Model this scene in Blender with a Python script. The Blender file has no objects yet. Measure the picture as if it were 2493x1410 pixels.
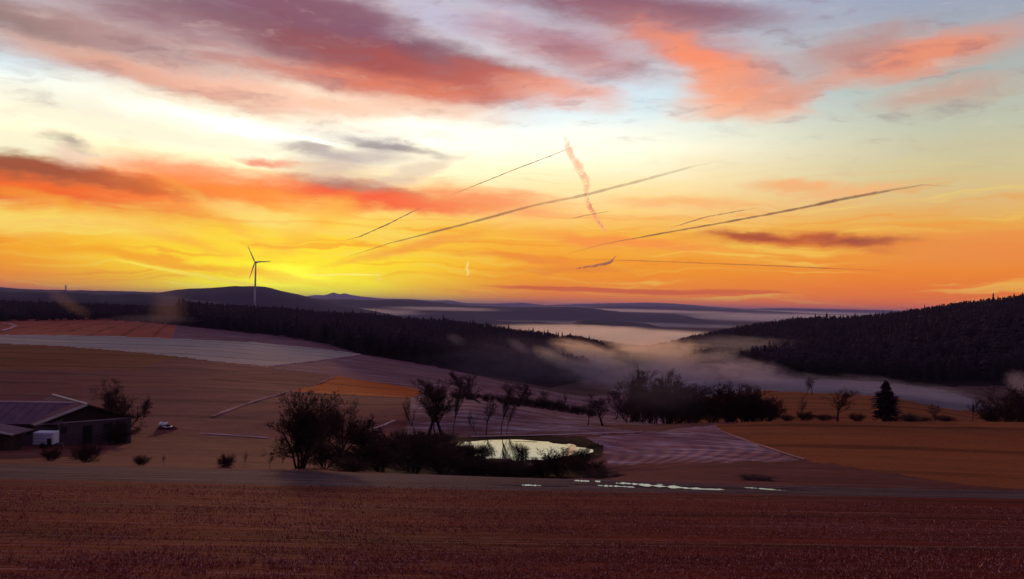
import bpy, math, random
import numpy as np
from mathutils import Vector, Matrix

random.seed(7); rng = np.random.default_rng(7)
sc = bpy.context.scene
COL = sc.collection
# ------------------------------------------------------------------ camera
PW, PH, FPX = 2493.0, 1410.0, 2077.5            # photograph size and focal length in its pixels
PITCH, ROLL = math.radians(1.10), math.radians(1.30)
F_ = np.array([0, math.cos(PITCH), math.sin(PITCH)])
U0 = np.array([0, -math.sin(PITCH), math.cos(PITCH)]); R0 = np.array([1.0, 0, 0])
R_ = R0*math.cos(ROLL) + U0*math.sin(ROLL)
U_ = U0*math.cos(ROLL) - R0*math.sin(ROLL)
cam = bpy.data.objects.new('camera', bpy.data.cameras.new('camera'))
COL.objects.link(cam); sc.camera = cam
cam.data.sensor_width = 36; cam.data.lens = 30.0
cam.data.clip_start = 0.1; cam.data.clip_end = 500000
cam.matrix_world = Matrix(((R_[0], U_[0], -F_[0], 0), (R_[1], U_[1], -F_[1], 0), (R_[2], U_[2], -F_[2], 0), (0, 0, 0, 1)))

def ray(px, py):
    v = F_ + R_*((px-PW/2)/FPX) - U_*((py-PH/2)/FPX)
    return v/np.linalg.norm(v)
def azel(px, py):
    v = ray(px, py)
    return math.degrees(math.atan2(v[0], v[1])), math.degrees(math.asin(v[2]))
def at(px, py, d):                                # point at forward depth d seen at a photo pixel
    v = ray(px, py); return v*(d/v[1])
def project(x, y, z):
    f = x*F_[0]+y*F_[1]+z*F_[2]; f = np.where(f < .05, .05, f)
    return PW/2+FPX*(x*R_[0]+y*R_[1]+z*R_[2])/f, PH/2-FPX*(x*U_[0]+y*U_[1]+z*U_[2])/f

# ------------------------------------------------------------------ render settings
sc.render.engine = 'CYCLES'
sc.view_settings.view_transform = 'Standard'; sc.view_settings.look = 'None'
sc.view_settings.exposure = 0.0; sc.view_settings.gamma = 1.0
sc.view_settings.use_curve_mapping = False
cy = sc.cycles
cy.use_denoising = True
try: cy.denoiser = 'OPENIMAGEDENOISE'
except Exception: pass
cy.max_bounces = 5; cy.diffuse_bounces = 2; cy.glossy_bounces = 2; cy.transparent_max_bounces = 24
cy.volume_bounces = 1; cy.transmission_bounces = 2
cy.volume_max_steps = 256
cy.sample_clamp_indirect = 3.0

# ------------------------------------------------------------------ world: dusk sky with clouds
SUN_AZ, SUN_EL = azel(690, 735)[0], 2.0
def lin(c, k=1.0):
    o = []
    for v in c:
        v = v/255.0
        o.append(k*(v/12.92 if v <= .04045 else ((v+.055)/1.055)**2.4))
    return tuple(o)
W = bpy.data.worlds.new('World'); sc.world = W; W.use_nodes = True
NT = W.node_tree; NT.nodes.clear()
class N:
    def __init__(s, nt): s.nt = nt
    def new(s, t, **kw):
        n = s.nt.nodes.new(t)
        for k, v in kw.items(): setattr(n, k, v)
        return n
    def put(s, sock, v):
        if isinstance(v, bpy.types.NodeSocket): s.nt.links.new(v, sock)
        elif v is not None: sock.default_value = v
    def math(s, op, a, b=None, c=None, clamp=False):
        n = s.new('ShaderNodeMath', operation=op, use_clamp=clamp)
        s.put(n.inputs[0], a); s.put(n.inputs[1], b); s.put(n.inputs[2], c)
        return n.outputs[0]
    def vmath(s, op, a, b=None, c=None):
        n = s.new('ShaderNodeVectorMath', operation=op)
        s.put(n.inputs[0], a)
        if op == 'SCALE': s.put(n.inputs[3], b)
        else: s.put(n.inputs[1], b); s.put(n.inputs[2], c)
        return n.outputs[0]
    def mrange(s, v, a, b, c=0.0, d=1.0, smooth=True):
        n = s.new('ShaderNodeMapRange', interpolation_type='SMOOTHSTEP' if smooth else 'LINEAR')
        s.put(n.inputs[0], v)
        for i, x in enumerate((a, b, c, d)): s.put(n.inputs[1+i], x)
        return n.outputs[0]
    def mix(s, f, a, b, blend='MIX'):
        n = s.new('ShaderNodeMix', data_type='RGBA', blend_type=blend, clamp_factor=True)
        s.put(n.inputs[0], f)
        for i, x in ((6, a), (7, b)): s.put(n.inputs[i], (tuple(x)+(1,))[:4] if isinstance(x, tuple) else x)
        return n.outputs[2]
    def noise(s, vec, scale=1.0, detail=3.0, rough=.5, dist=0.0, out=0):
        n = s.new('ShaderNodeTexNoise'); s.put(n.inputs['Vector'], vec)
        n.inputs['Scale'].default_value = scale; n.inputs['Detail'].default_value = detail
        n.inputs['Roughness'].default_value = rough; n.inputs['Distortion'].default_value = dist
        return n.outputs[out]
    def mapping(s, vec, loc=(0, 0, 0), rot=(0, 0, 0), scale=(1, 1, 1), vt='POINT'):
        n = s.new('ShaderNodeMapping', vector_type=vt); s.put(n.inputs[0], vec)
        n.inputs[1].default_value = loc; n.inputs[2].default_value = rot; n.inputs[3].default_value = scale
        return n.outputs[0]
    def ramp(s, f, stops, interp='LINEAR'):
        n = s.new('ShaderNodeValToRGB'); n.color_ramp.interpolation = interp; s.put(n.inputs[0], f)
        e = n.color_ramp.elements
        while len(e) < len(stops): e.new(0.5)
        for i, (p, c) in enumerate(stops): e[i].position = p; e[i].color = tuple(c)+(1,)
        return n.outputs[0]
w = N(NT)
tc = w.new('ShaderNodeTexCoord')
sep = w.new('ShaderNodeSeparateXYZ'); NT.links.new(tc.outputs['Generated'], sep.inputs[0])
AZ = w.math('MULTIPLY', w.math('ARCTAN2', sep.outputs[0], sep.outputs[1]), 57.29578)
EL = w.math('MULTIPLY', w.math('ARCSINE', sep.outputs[2]), 57.29578)
cmb = w.new('ShaderNodeCombineXYZ'); NT.links.new(AZ, cmb.inputs[0]); NT.links.new(EL, cmb.inputs[1])
P0 = cmb.outputs[0]
def centred(vec, amp):                             # noise colour -> signed offset
    return w.vmath('MULTIPLY', w.vmath('SUBTRACT', vec, (.5, .5, .5)), amp)
wa = centred(w.noise(w.mapping(P0, scale=(.10, .30, 1)), 1.0, 4, .55, out=1), (9.0, 3.0, 0))
P1 = w.vmath('ADD', P0, wa)
NSK = w.noise(w.mapping(P1, rot=(0, 0, math.radians(4)), scale=(.13, .62, 1)), 1.0, 6, .62)
NFINE = w.noise(w.mapping(P1, rot=(0, 0, math.radians(-3)), scale=(.07, 1.9, 1)), 1.0, 4, .6)
ELW = w.math('ADD', EL, w.math('MULTIPLY', w.math('SUBTRACT', NSK, .5), 1.6))
EPOS = w.math('DIVIDE', ELW, 45.0, clamp=True)
def sky_ramp(stops): return w.ramp(EPOS, [(e/45.0, lin(c, k)) for e, c, k in stops])
r_sun = sky_ramp([(0, (255, 222, 10), 1.05), (2.3, (255, 238, 30), 1.1), (4.5, (255, 215, 62), 1), (6, (255, 222, 105), 1), (8.3, (255, 240, 188), 1.2), (10.5, (255, 252, 226), 1.4), (13, (255, 248, 222), 1.2), (16, (232, 210, 205), 1), (20, (196, 186, 200), 1), (45, (92, 98, 145), 1)])
r_mid = sky_ramp([(0, (255, 126, 8), 1), (2.5, (255, 162, 24), 1), (5, (255, 188, 68), 1), (8, (255, 228, 170), 1.15), (10.5, (255, 249, 222), 1.25), (13.5, (215, 238, 248), 1.1), (17, (210, 206, 216), 1), (20.5, (188, 188, 208), 1), (45, (84, 92, 142), 1)])
r_rgt = sky_ramp([(0, (252, 106, 22), 1), (2.5, (248, 138, 38), 1), (5.5, (240, 174, 78), 1), (8.5, (216, 200, 150), 1), (11.5, (195, 198, 175), 1), (15, (172, 180, 178), 1), (18, (160, 168, 186), 1), (21, (140, 155, 190), 1), (45, (76, 90, 145), 1)])
r_bck = sky_ramp([(0, (78, 70, 108), 1), (6, (116, 88, 122), 1), (14, (98, 94, 140), 1), (45, (66, 70, 122), 1)])
ANG = w.math('ABSOLUTE', w.math('SUBTRACT', AZ, SUN_AZ))
sky = w.mix(w.mrange(ANG, 1, 19), r_sun, r_mid)
sky = w.mix(w.mrange(ANG, 17, 44), sky, r_rgt)
sky = w.mix(w.mrange(ANG, 50, 140), sky, r_bck)
# thin horizontal streaks in the low orange sky
low = w.math('MULTIPLY', w.mrange(EL, 11, 4), w.mrange(ANG, 110, 50))
sky = w.mix(w.math('MULTIPLY', w.mrange(NFINE, .50, .68, 0, .55), low), sky, lin((250, 142, 30)))
sky = w.mix(w.math('MULTIPLY', w.mrange(NFINE, .48, .32, 0, .45), low), sky, lin((255, 226, 95)))
NWARP = centred(w.noise(w.mapping(P0, scale=(.26, .75, 1)), 1.0, 5, .6, out=1), (4.2, 1.5, 0))
P2 = w.vmath('ADD', P0, NWARP)
P3 = w.vmath('ADD', P0, w.vmath('SCALE', NWARP, .28))
NCL = w.math('MULTIPLY_ADD', NSK, 1.4, .32)
def cloud(px, py, rx, ry, rot, col, a, k=1.0, P=None, lo=.02, hi=.86):
    global sky
    A, E = azel(px, py)
    m = w.mapping(P or P2, loc=(A, E, 0), rot=(0, 0, -math.radians(rot)), scale=(rx/36.3, ry/36.3, 1000.0), vt='TEXTURE')
    g = w.new('ShaderNodeTexGradient', gradient_type='SPHERICAL'); NT.links.new(m, g.inputs[0])
    f = w.mrange(w.math('MULTIPLY', g.outputs[1], NCL), lo, hi, 0, a)
    sky = w.mix(f, sky, lin(col, k))
for c in [
    # glow where the sun went down
    (690, 690, 330, 75, 0, (255, 250, 20), .85, 1.15), (705, 672, 150, 40, 0, (255, 255, 60), .8, 1.3),
    (730, 310, 520, 60, 0, (255, 255, 244), .6, 1.4), (1290, 270, 170, 70, 0, (215, 242, 252), .6, 1.15),
    (250, 300, 560, 45, 4, (255, 246, 214), .8), (620, 272, 560, 36, 4, (255, 236, 208), .8), (150, 245, 420, 40, 6, (248, 244, 222), .7), (500, 350, 400, 30, 2, (255, 252, 224), .7), (60, 350, 330, 45, 3, (246, 246, 216), .7), (860, 320, 300, 24, 0, (255, 250, 232), .6),
    # upper left purple bank
    (150, 70, 560, 130, 5, (172, 132, 130), .75), (60, 50, 320, 60, 8, (132, 106, 100), .75), (500, 25, 520, 80, 3, (130, 92, 108), .9),
    (330, 110, 430, 55, 8, (186, 146, 144), .7), (330, 175, 520, 45, 7, (226, 186, 172), .7), (560, 100, 430, 65, 8, (158, 116, 126), .7),
    (820, 70, 480, 120, 14, (128, 84, 112), .95), (760, 20, 330, 70, 5, (140, 92, 108), .7),
    (880, 150, 480, 75, 11, (140, 84, 92), .9), (1000, 175, 400, 75, 8, (168, 84, 84), .95), (1150, 160, 270, 55, 12, (120, 74, 92), .85),
    (820, 205, 480, 42, 8, (205, 118, 105), .8), (1030, 215, 440, 48, 5, (228, 128, 100), .85), (1230, 195, 330, 65, 8, (205, 105, 88), .75),
    (1360, 225, 230, 55, 8, (247, 165, 138), .8), (420, 200, 420, 36, 9, (222, 160, 138), .75), (620, 225, 430, 45, 6, (248, 186, 162), .8),
    (920, 260, 560, 42, 2, (255, 206, 176), .75), (1080, 45, 190, 50, 15, (198, 192, 216), .75), (1210, 20, 120, 40, 25, (205, 196, 214), .7),
    # top centre and right
    (1480, 10, 460, 75, 6, (142, 92, 112), .95), (1650, 35, 380, 60, 4, (146, 96, 110), .7), (1330, 95, 300, 60, 10, (182, 126, 142), .75),
    (1430, 150, 270, 60, 9, (190, 122, 122), .75), (1640, 100, 330, 75, 14, (196, 128, 126), .8),
    (1720, 155, 270, 60, 28, (252, 146, 108), .95), (1800, 225, 210, 85, 14, (255, 160, 118), .95), (1770, 268, 200, 42, 3, (255, 186, 148), .7),
    (1870, 195, 170, 55, 30, (248, 142, 104), .6), (1930, 230, 230, 38, -14, (226, 166, 146), .7), (2010, 150, 330, 80, -8, (196, 166, 162), .6),
    (2240, 135, 320, 62, -8, (236, 146, 114), .95), (2090, 112, 210, 45, -10, (192, 134, 124), .6), (2310, 225, 210, 42, -4, (208, 158, 142), .7),
    # red band at left
    (-20, 430, 640, 72, 5, (238, 96, 40), 1), (330, 455, 560, 52, 3, (255, 116, 46), .95), (30, 398, 420, 40, 6, (116, 80, 66), .9),
    (200, 428, 380, 30, 6, (172, 82, 54), .75), (470, 430, 330, 55, 4, (255, 130, 82), .8), (680, 474, 480, 42, 2, (255, 142, 50), .85),
    (870, 474, 380, 42, 5, (246, 104, 62), .9), (880, 458, 250, 22, 5, (152, 90, 88), .85), (950, 484, 300, 24, 4, (252, 80, 58), .75),
    (1140, 488, 330, 55, 3, (252, 136, 82), .8),
    # grey wisps
    (760, 362, 150, 28, 8, (160, 150, 152), .8), (880, 385, 230, 50, -6, (192, 182, 180), .8), (950, 356, 220, 22, 6, (146, 138, 144), .85),
    (1010, 420, 170, 30, -22, (212, 190, 176), .6), (820, 425, 220, 40, 5, (206, 172, 162), .6), (660, 396, 110, 16, 5, (246, 150, 124), .9),
    (165, 345, 85, 22, 10, (172, 162, 146), .9), (168, 378, 70, 40, 10, (238, 204, 184), .6),
    # low streaks
    (300, 540, 360, 24, 14, (255, 178, 58), .7), (520, 512, 230, 22, 28, (255, 180, 76), .45), (430, 640, 470, 20, 6, (255, 160, 22), .7),
    (770, 545, 200, 45, -38, (255, 180, 62), .45), (80, 535, 420, 45, 0, (255, 234, 120), .6), (620, 520, 200, 30, 10, (255, 232, 130), .6), (900, 570, 300, 25, 0, (255, 222, 100), .5), (1010, 598, 290, 24, -14, (250, 160, 62), .75), (1280, 628, 260, 18, 4, (246, 140, 50), .75),
    (1400, 654, 230, 14, -3, (240, 138, 46), .7), (1960, 586, 330, 28, 3, (206, 94, 50), .9), (1850, 579, 130, 17, 4, (170, 76, 52), .85),
    (2080, 588, 170, 17, 0, (160, 76, 58), .85), (2430, 600, 330, 60, 0, (242, 140, 68), .65),
    (1940, 455, 170, 24, 2, (250, 180, 120), .9), (2060, 470, 170, 15, -9, (250, 186, 126), .75), (1680, 492, 280, 24, 2, (255, 184, 114), .75),
    (1510, 588, 330, 26, 3, (255, 148, 68), .8)]:
    cloud(*c)
for c in [(1500, 708, 380, 7, .6, (226, 104, 40), .95), (1800, 711, 140, 6, .6, (228, 104, 40), .85), (840, 669, 110, 2.6, 0, (255, 240, 120), .8, 1.2),
          (470, 668, 190, 6, 9, (255, 232, 80), .8, 1.1), (500, 700, 110, 4, 8, (255, 232, 90), .8, 1.1), (920, 676, 6, 17, 15, (255, 232, 120), .5, 1.0), (1137, 655, 4, 22, 3, (255, 236, 140), .7, 1.0)]:
    cloud(*c, **({} if len(c) > 7 else {'k': 1.0}), P=P3, lo=.02, hi=.4)
# grain inside the clouds, and the same rosy cloud going on overhead
NG = w.noise(w.mapping(P2, rot=(0, 0, math.radians(-7)), scale=(.22, .85, 1)), 1.0, 7, .62)
up = w.mrange(EL, 7, 14)
sky = w.mix(w.math('MULTIPLY', w.mrange(NG, .50, .75, 0, .5), up), sky, lin((142, 104, 118)))
sky = w.mix(w.math('MULTIPLY', w.mrange(NG, .46, .25, 0, .22), up), sky, lin((255, 222, 206)))
over = w.mrange(EL, 19, 34)
sky = w.mix(w.math('MULTIPLY', w.mrange(NSK, .36, .6, .35, .95), over), sky, lin((112, 82, 112)))
nish = w.new('ShaderNodeTexSky', sky_type='NISHITA'); nish.sun_disc = False
nish.sun_elevation = math.radians(SUN_EL); nish.sun_rotation = math.radians(SUN_AZ)
nish.air_density = 1.6; nish.dust_density = 2.0
below = w.mrange(EL, -.2, -3.0)
sky = w.mix(below, sky, (.05, .035, .035))
bg = w.new('ShaderNodeBackground'); w.put(bg.inputs[0], sky); bg.inputs[1].default_value = 1.0
bg2 = w.new('ShaderNodeBackground'); w.put(bg2.inputs[0], nish.outputs[0]); bg2.inputs[1].default_value = .004
ad = w.new('ShaderNodeAddShader'); NT.links.new(bg.outputs[0], ad.inputs[0]); NT.links.new(bg2.outputs[0], ad.inputs[1])
wo = w.new('ShaderNodeOutputWorld'); NT.links.new(ad.outputs[0], wo.inputs[0])
W.cycles.sampling_method = 'MANUAL'; W.cycles.sample_map_resolution = 512
sun = bpy.data.objects.new('sun', bpy.data.lights.new('sun', 'SUN')); COL.objects.link(sun)
sun.data.energy = 1.3; sun.data.angle = math.radians(2.0); sun.data.color = (1.0, .50, .28)
sa, se = math.radians(SUN_AZ), math.radians(SUN_EL)
sun.rotation_euler = Vector((-math.sin(sa)*math.cos(se), -math.cos(sa)*math.cos(se), -math.sin(se))).to_track_quat('-Z', 'Y').to_euler()

# ------------------------------------------------------------------ helpers
def tag(o, label=None, cat=None, group=None, kind=None):
    for k, v in (('label', label), ('category', cat), ('group', group), ('kind', kind)):
        if v: o[k] = v
    return o
def obj(name, me, parent=None, mat=None):
    o = bpy.data.objects.new(name, me); COL.objects.link(o)
    if parent is not None: o.parent = parent
    if mat is not None and me is not None: me.materials.clear(); me.materials.append(mat)
    return o
def mesh(name, V, Fc, smooth=False):
    me = bpy.data.meshes.new(name)
    V = np.asarray(V, dtype=np.float32)
    if isinstance(Fc, np.ndarray):
        n, k = Fc.shape
        me.vertices.add(len(V)); me.vertices.foreach_set('co', V.ravel())
        me.loops.add(n*k); me.loops.foreach_set('vertex_index', Fc.astype(np.int32).ravel())
        me.polygons.add(n); me.polygons.foreach_set('loop_start', np.arange(0, n*k, k, dtype=np.int32))
        me.polygons.foreach_set('loop_total', np.full(n, k, dtype=np.int32))
        me.update(calc_edges=True)
    else:
        me.from_pydata([tuple(v) for v in V], [], [tuple(f) for f in Fc]); me.update()
    if smooth: me.polygons.foreach_set('use_smooth', np.ones(len(me.polygons), dtype=bool))
    return me
class MB:                                           # collects shapes into one mesh
    def __init__(s): s.V = []; s.F = []
    def add(s, V, Fc):
        o = len(s.V); s.V += [tuple(v) for v in V]; s.F += [tuple(i+o for i in f) for f in Fc]
    def box(s, c, d, rz=0.0):
        ca, sa_ = math.cos(rz), math.sin(rz); V = []
        for z in (-1, 1):
            for y in (-1, 1):
                for x in (-1, 1):
                    X, Y = x*d[0]/2, y*d[1]/2
                    V.append((c[0]+X*ca-Y*sa_, c[1]+X*sa_+Y*ca, c[2]+z*d[2]/2))
        s.add(V, [(0, 2, 3, 1), (4, 5, 7, 6), (0, 1, 5, 4), (2, 6, 7, 3), (0, 4, 6, 2), (1, 3, 7, 5)])
    def tube(s, pts, rad, n=6, cap=True):
        pts = [Vector(p) for p in pts]; rings = []
        for i, p in enumerate(pts):
            t = (pts[min(i+1, len(pts)-1)]-pts[max(i-1, 0)]).normalized()
            a = t.cross(Vector((0, 0, 1)) if abs(t.z) < .95 else Vector((1, 0, 0))).normalized(); b = t.cross(a)
            r = rad[i] if hasattr(rad, '__len__') else rad
            rings.append([p+a*(r*math.cos(2*math.pi*k/n))+b*(r*math.sin(2*math.pi*k/n)) for k in range(n)])
        V = [v for r in rings for v in r]; Fc = []
        for i in range(len(pts)-1):
            for k in range(n):
                k2 = (k+1) % n; Fc.append((i*n+k, i*n+k2, (i+1)*n+k2, (i+1)*n+k))
        if cap: Fc += [tuple(range(n))[::-1], tuple((len(pts)-1)*n+k for k in range(n))]
        s.add(V, Fc)
    def slab(s, quad, th):                          # quad of four points, extruded downwards by th along its normal
        q = [Vector(p) for p in quad]; nrm = (q[1]-q[0]).cross(q[3]-q[0]).normalized()
        if nrm.z < 0: nrm = -nrm
        b = [p-nrm*th for p in q]
        s.add(q+b, [(0, 1, 2, 3), (7, 6, 5, 4), (0, 4, 5, 1), (1, 5, 6, 2), (2, 6, 7, 3), (3, 7, 4, 0)])
    def build(s, name, mat, parent=None, smooth=False):
        return obj(name, mesh(name, s.V, s.F, smooth), parent, mat)

def hash2(i, j, seed=0):
    h = (i.astype(np.int64)*374761393+j.astype(np.int64)*668265263+seed*1442695041) & 0xffffffff
    h = ((h ^ (h >> 13))*1274126177) & 0xffffffff
    return ((h ^ (h >> 16)) & 0xffff)/65535.0
def vnoise(x, y, seed=0):
    x = np.asarray(x, dtype=float); y = np.asarray(y, dtype=float)
    i, j = np.floor(x), np.floor(y); u, v = x-i, y-j
    u = u*u*(3-2*u); v = v*v*(3-2*v)
    a, b, c, d = hash2(i, j, seed), hash2(i+1, j, seed), hash2(i, j+1, seed), hash2(i+1, j+1, seed)
    return (a*(1-u)+b*u)*(1-v)+(c*(1-u)+d*u)*v
def fbm(x, y, oct=4, seed=0):
    s, a, t = 0, 1.0, 0
    for k in range(oct): s = s+a*vnoise(x*2**k, y*2**k, seed+k); t += a; a *= .5
    return s/t-.5

# ------------------------------------------------------------------ materials
def new_mat(name):
    m = bpy.data.materials.new(name); m.use_nodes = True
    nt = m.node_tree; nt.nodes.clear(); n = N(nt)
    out = n.new('ShaderNodeOutputMaterial')
    return m, n, out
def principled(n, out, col, rough=.9, metal=0.0, spec=.3, bump=None):
    p = n.new('ShaderNodeBsdfPrincipled')
    n.put(p.inputs['Base Color'], (tuple(col)+(1,))[:4] if isinstance(col, tuple) else col)
    n.put(p.inputs['Roughness'], rough); p.inputs['Metallic'].default_value = metal
    p.inputs['Specular IOR Level'].default_value = spec
    if bump is not None: n.nt.links.new(bump, p.inputs['Normal'])
    n.nt.links.new(p.outputs[0], out.inputs[0]); return p
def plain(name, c1, c2=None, scale=1.0, rough=.8, metal=0.0, spec=.3):
    m, n, out = new_mat(name)
    t = n.new('ShaderNodeTexCoord').outputs['Object']
    f = n.mrange(n.noise(t, scale, 5, .6), .35, .65)
    principled(n, out, n.mix(f, tuple(c1), tuple(c2 or [v*.7 for v in c1])), rough, metal, spec)
    return m
def soil(name, c1, c2, frost=0.0, rot=0.0, streak=(.02, .5), scale=1.0, fine=3.0, bump=.3, fcol=(.34, .33, .36), patch=.03, c3=None, rows=None, tram=None, ring=None):
    """ploughed or grassy ground: broad patches, drawn-out streaks along the working direction, fine grain, frost in the hollows"""
    m, n, out = new_mat(name)
    if not name.startswith('frosted_f') and not name.startswith('iced'): c1, c2 = [tuple(np.array(c)*(1.10, .84, .90)) for c in (c1, c2)]; c3 = tuple(np.array(c3)*(1.10, .84, .90)) if c3 else None
    p = n.new('ShaderNodeNewGeometry').outputs['Position']
    pr = n.mapping(p, rot=(0, 0, math.radians(rot)))
    a = n.noise(n.mapping(pr, scale=(streak[0], streak[1], .2)), scale, 5, .6, .3)
    b = n.noise(p, patch, 4, .55)
    g = n.noise(p, fine, 6, .7)
    c = n.mix(n.mrange(a, .32, .68), tuple(c1), tuple(c2))
    c = n.mix(n.mrange(b, .35, .7, 0, .55), c, tuple(c3 or [x*.6 for x in c1]))
    b2 = n.noise(n.mapping(pr, scale=(.45, 1.6, 1)), patch*4.5, 5, .65)
    c = n.mix(n.mrange(b2, .45, .72, 0, .6), c, (c1[0]*.62, c1[1]*.72, c1[2]*.85))
    c = n.mix(n.mrange(b2, .46, .28, 0, .5), c, (min(1, c2[0]*1.2), c2[1]*1.12, c2[2]*.75))
    if tram:
        wt = n.new('ShaderNodeTexWave', wave_type='BANDS', bands_direction='Y'); n.put(wt.inputs[0], pr)
        wt.inputs['Scale'].default_value = tram; wt.inputs['Distortion'].default_value = .8; wt.inputs['Detail'].default_value = 2; wt.inputs['Detail Scale'].default_value = .1
        c = n.mix(n.math('MULTIPLY', n.mrange(wt.outputs[1], .90, .99), n.mrange(b2, .3, .6, .2, .9)), c, tuple(x*.45 for x in c1))
    c = n.mix(n.mrange(g, .42, .75, 0, .8), c, tuple(x*.45 for x in c1))
    if rows:
        wv = n.new('ShaderNodeTexWave', wave_type='RINGS', rings_direction='Z') if ring else n.new('ShaderNodeTexWave', wave_type='BANDS', bands_direction='Y')
        n.put(wv.inputs[0], n.mapping(p, loc=(-ring[0], -ring[1], 0)) if ring else pr)
        wv.inputs['Scale'].default_value = rows; wv.inputs['Distortion'].default_value = .7; wv.inputs['Detail'].default_value = 3
        wv.inputs['Detail Scale'].default_value = .35
        c = n.mix(n.math('MULTIPLY', wv.outputs[1], n.mrange(b2, .35, .65, .05, .45)), c, tuple(x*.45 for x in c2))
    if frost > 0:
        fz = n.noise(n.mapping(pr, scale=(streak[0]*3, streak[1]*1.6, .2)), scale*1.3, 6, .7)
        c = n.mix(n.mrange(n.math('MULTIPLY', fz, n.math('MULTIPLY_ADD', g, .6, .7)), .62-.3*frost, .86-.3*frost, 0, min(1, frost*1.4)), c, fcol)
    g = n.math('MULTIPLY_ADD', wv.outputs[1], -1.2, g) if rows else g
    bp = n.new('ShaderNodeBump'); bp.inputs['Strength'].default_value = bump; bp.inputs['Distance'].default_value = .25
    n.put(bp.inputs['Height'], n.math('ADD', g, n.math('MULTIPLY', a, 1.2)))
    principled(n, out, c, .95, 0, .04, bp.outputs[0])
    return m
M = {}
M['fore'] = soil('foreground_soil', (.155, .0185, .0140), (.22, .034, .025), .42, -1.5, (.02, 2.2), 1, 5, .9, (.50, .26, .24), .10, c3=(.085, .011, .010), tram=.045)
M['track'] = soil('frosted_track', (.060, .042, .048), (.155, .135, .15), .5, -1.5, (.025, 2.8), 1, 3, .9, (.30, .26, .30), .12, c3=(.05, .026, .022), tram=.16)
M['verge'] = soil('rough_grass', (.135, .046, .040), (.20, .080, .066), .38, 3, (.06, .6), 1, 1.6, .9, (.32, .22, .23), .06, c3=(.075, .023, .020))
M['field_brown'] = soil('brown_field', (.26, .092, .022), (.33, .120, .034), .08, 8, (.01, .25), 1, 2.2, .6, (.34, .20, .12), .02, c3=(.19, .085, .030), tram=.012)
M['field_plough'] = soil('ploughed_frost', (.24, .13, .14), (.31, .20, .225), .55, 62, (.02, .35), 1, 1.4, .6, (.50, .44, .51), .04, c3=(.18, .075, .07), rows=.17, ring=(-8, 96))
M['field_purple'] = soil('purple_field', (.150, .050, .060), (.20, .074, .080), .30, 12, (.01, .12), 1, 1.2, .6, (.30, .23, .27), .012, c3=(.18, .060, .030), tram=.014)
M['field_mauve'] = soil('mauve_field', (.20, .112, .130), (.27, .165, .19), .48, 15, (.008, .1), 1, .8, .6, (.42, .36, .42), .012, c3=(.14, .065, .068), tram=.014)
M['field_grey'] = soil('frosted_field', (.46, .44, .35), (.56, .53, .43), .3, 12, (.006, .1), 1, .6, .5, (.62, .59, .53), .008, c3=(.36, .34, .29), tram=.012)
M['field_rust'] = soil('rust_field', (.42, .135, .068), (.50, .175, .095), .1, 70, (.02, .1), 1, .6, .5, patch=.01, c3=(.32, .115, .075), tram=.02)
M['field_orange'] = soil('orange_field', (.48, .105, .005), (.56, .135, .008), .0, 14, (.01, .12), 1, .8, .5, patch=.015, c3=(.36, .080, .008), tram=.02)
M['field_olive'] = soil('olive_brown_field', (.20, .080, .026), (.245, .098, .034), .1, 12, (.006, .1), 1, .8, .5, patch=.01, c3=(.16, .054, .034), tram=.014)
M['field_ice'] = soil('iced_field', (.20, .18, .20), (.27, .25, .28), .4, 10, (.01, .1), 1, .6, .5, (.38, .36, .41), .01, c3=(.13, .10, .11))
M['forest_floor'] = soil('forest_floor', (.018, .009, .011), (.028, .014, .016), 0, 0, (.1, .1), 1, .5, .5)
M['bank'] = soil('shaded_pond_bank', (.022, .011, .008), (.036, .019, .014), .05, 0, (.2, .3), 1, 2, .8, (.12, .09, .08))  # dark earth tone that also paints in the shadow beside the pond
M['mead'] = soil('frosted_meadow', (.175, .092, .088), (.24, .15, .16), .6, 15, (.03, .2), 1, 1.4, .8, (.43, .38, .45), .03, c3=(.11, .045, .04))
M['ground'] = soil('far_ground', (.10, .06, .05), (.14, .09, .08), .1, 0, (.01, .02), 1, .2, .3)
M['bark'] = plain('bark', (.028, .012, .010), (.042, .020, .016), 3, .95)
M['twig'] = plain('twigs', (.036, .013, .011), (.055, .021, .018), 2, .95)
M['needles'] = plain('needles', (.024, .010, .018), (.040, .018, .030), .5, .95)
M['needles2'] = plain('pine_needles', (.026, .011, .018), (.042, .019, .030), .5, .95)
M['redtwig'] = plain('red_twigs', (.060, .024, .022), (.08, .034, .03), 2, .95)
M['hill'] = plain('wooded_hill', (.040, .022, .042), (.060, .036, .064), .004, .95)
M['path'] = soil('wet_pale_gravel', (.80, .78, .72), (.62, .55, .50), 0, 0, (.3, .3), 1, 2.5, .6, patch=.25, c3=(.42, .32, .28))
M['verge_line'] = soil('pale_verge', (.55, .46, .40), (.36, .25, .22), 0, 0, (.3, .3), 1, 2.5, .6, patch=.2, c3=(.26, .15, .13))
M['tower'] = plain('painted_steel', (.62, .60, .60), (.52, .50, .50), .2, .5)
M['steel'] = plain('dark_steel', (.12, .11, .11), (.2, .18, .18), .5, .6)
def water():
    m, n, out = new_mat('still_water')
    t = n.new('ShaderNodeNewGeometry').outputs['Position']
    bp = n.new('ShaderNodeBump'); bp.inputs['Strength'].default_value = .04; bp.inputs['Distance'].default_value = .05
    n.put(bp.inputs['Height'], n.noise(t, 1.6, 3, .5))
    p = principled(n, out, (.02, .018, .016), .03, 0, .5, bp.outputs[0]); p.inputs['IOR'].default_value = 1.9
    return m
M['water'] = water()

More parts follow.
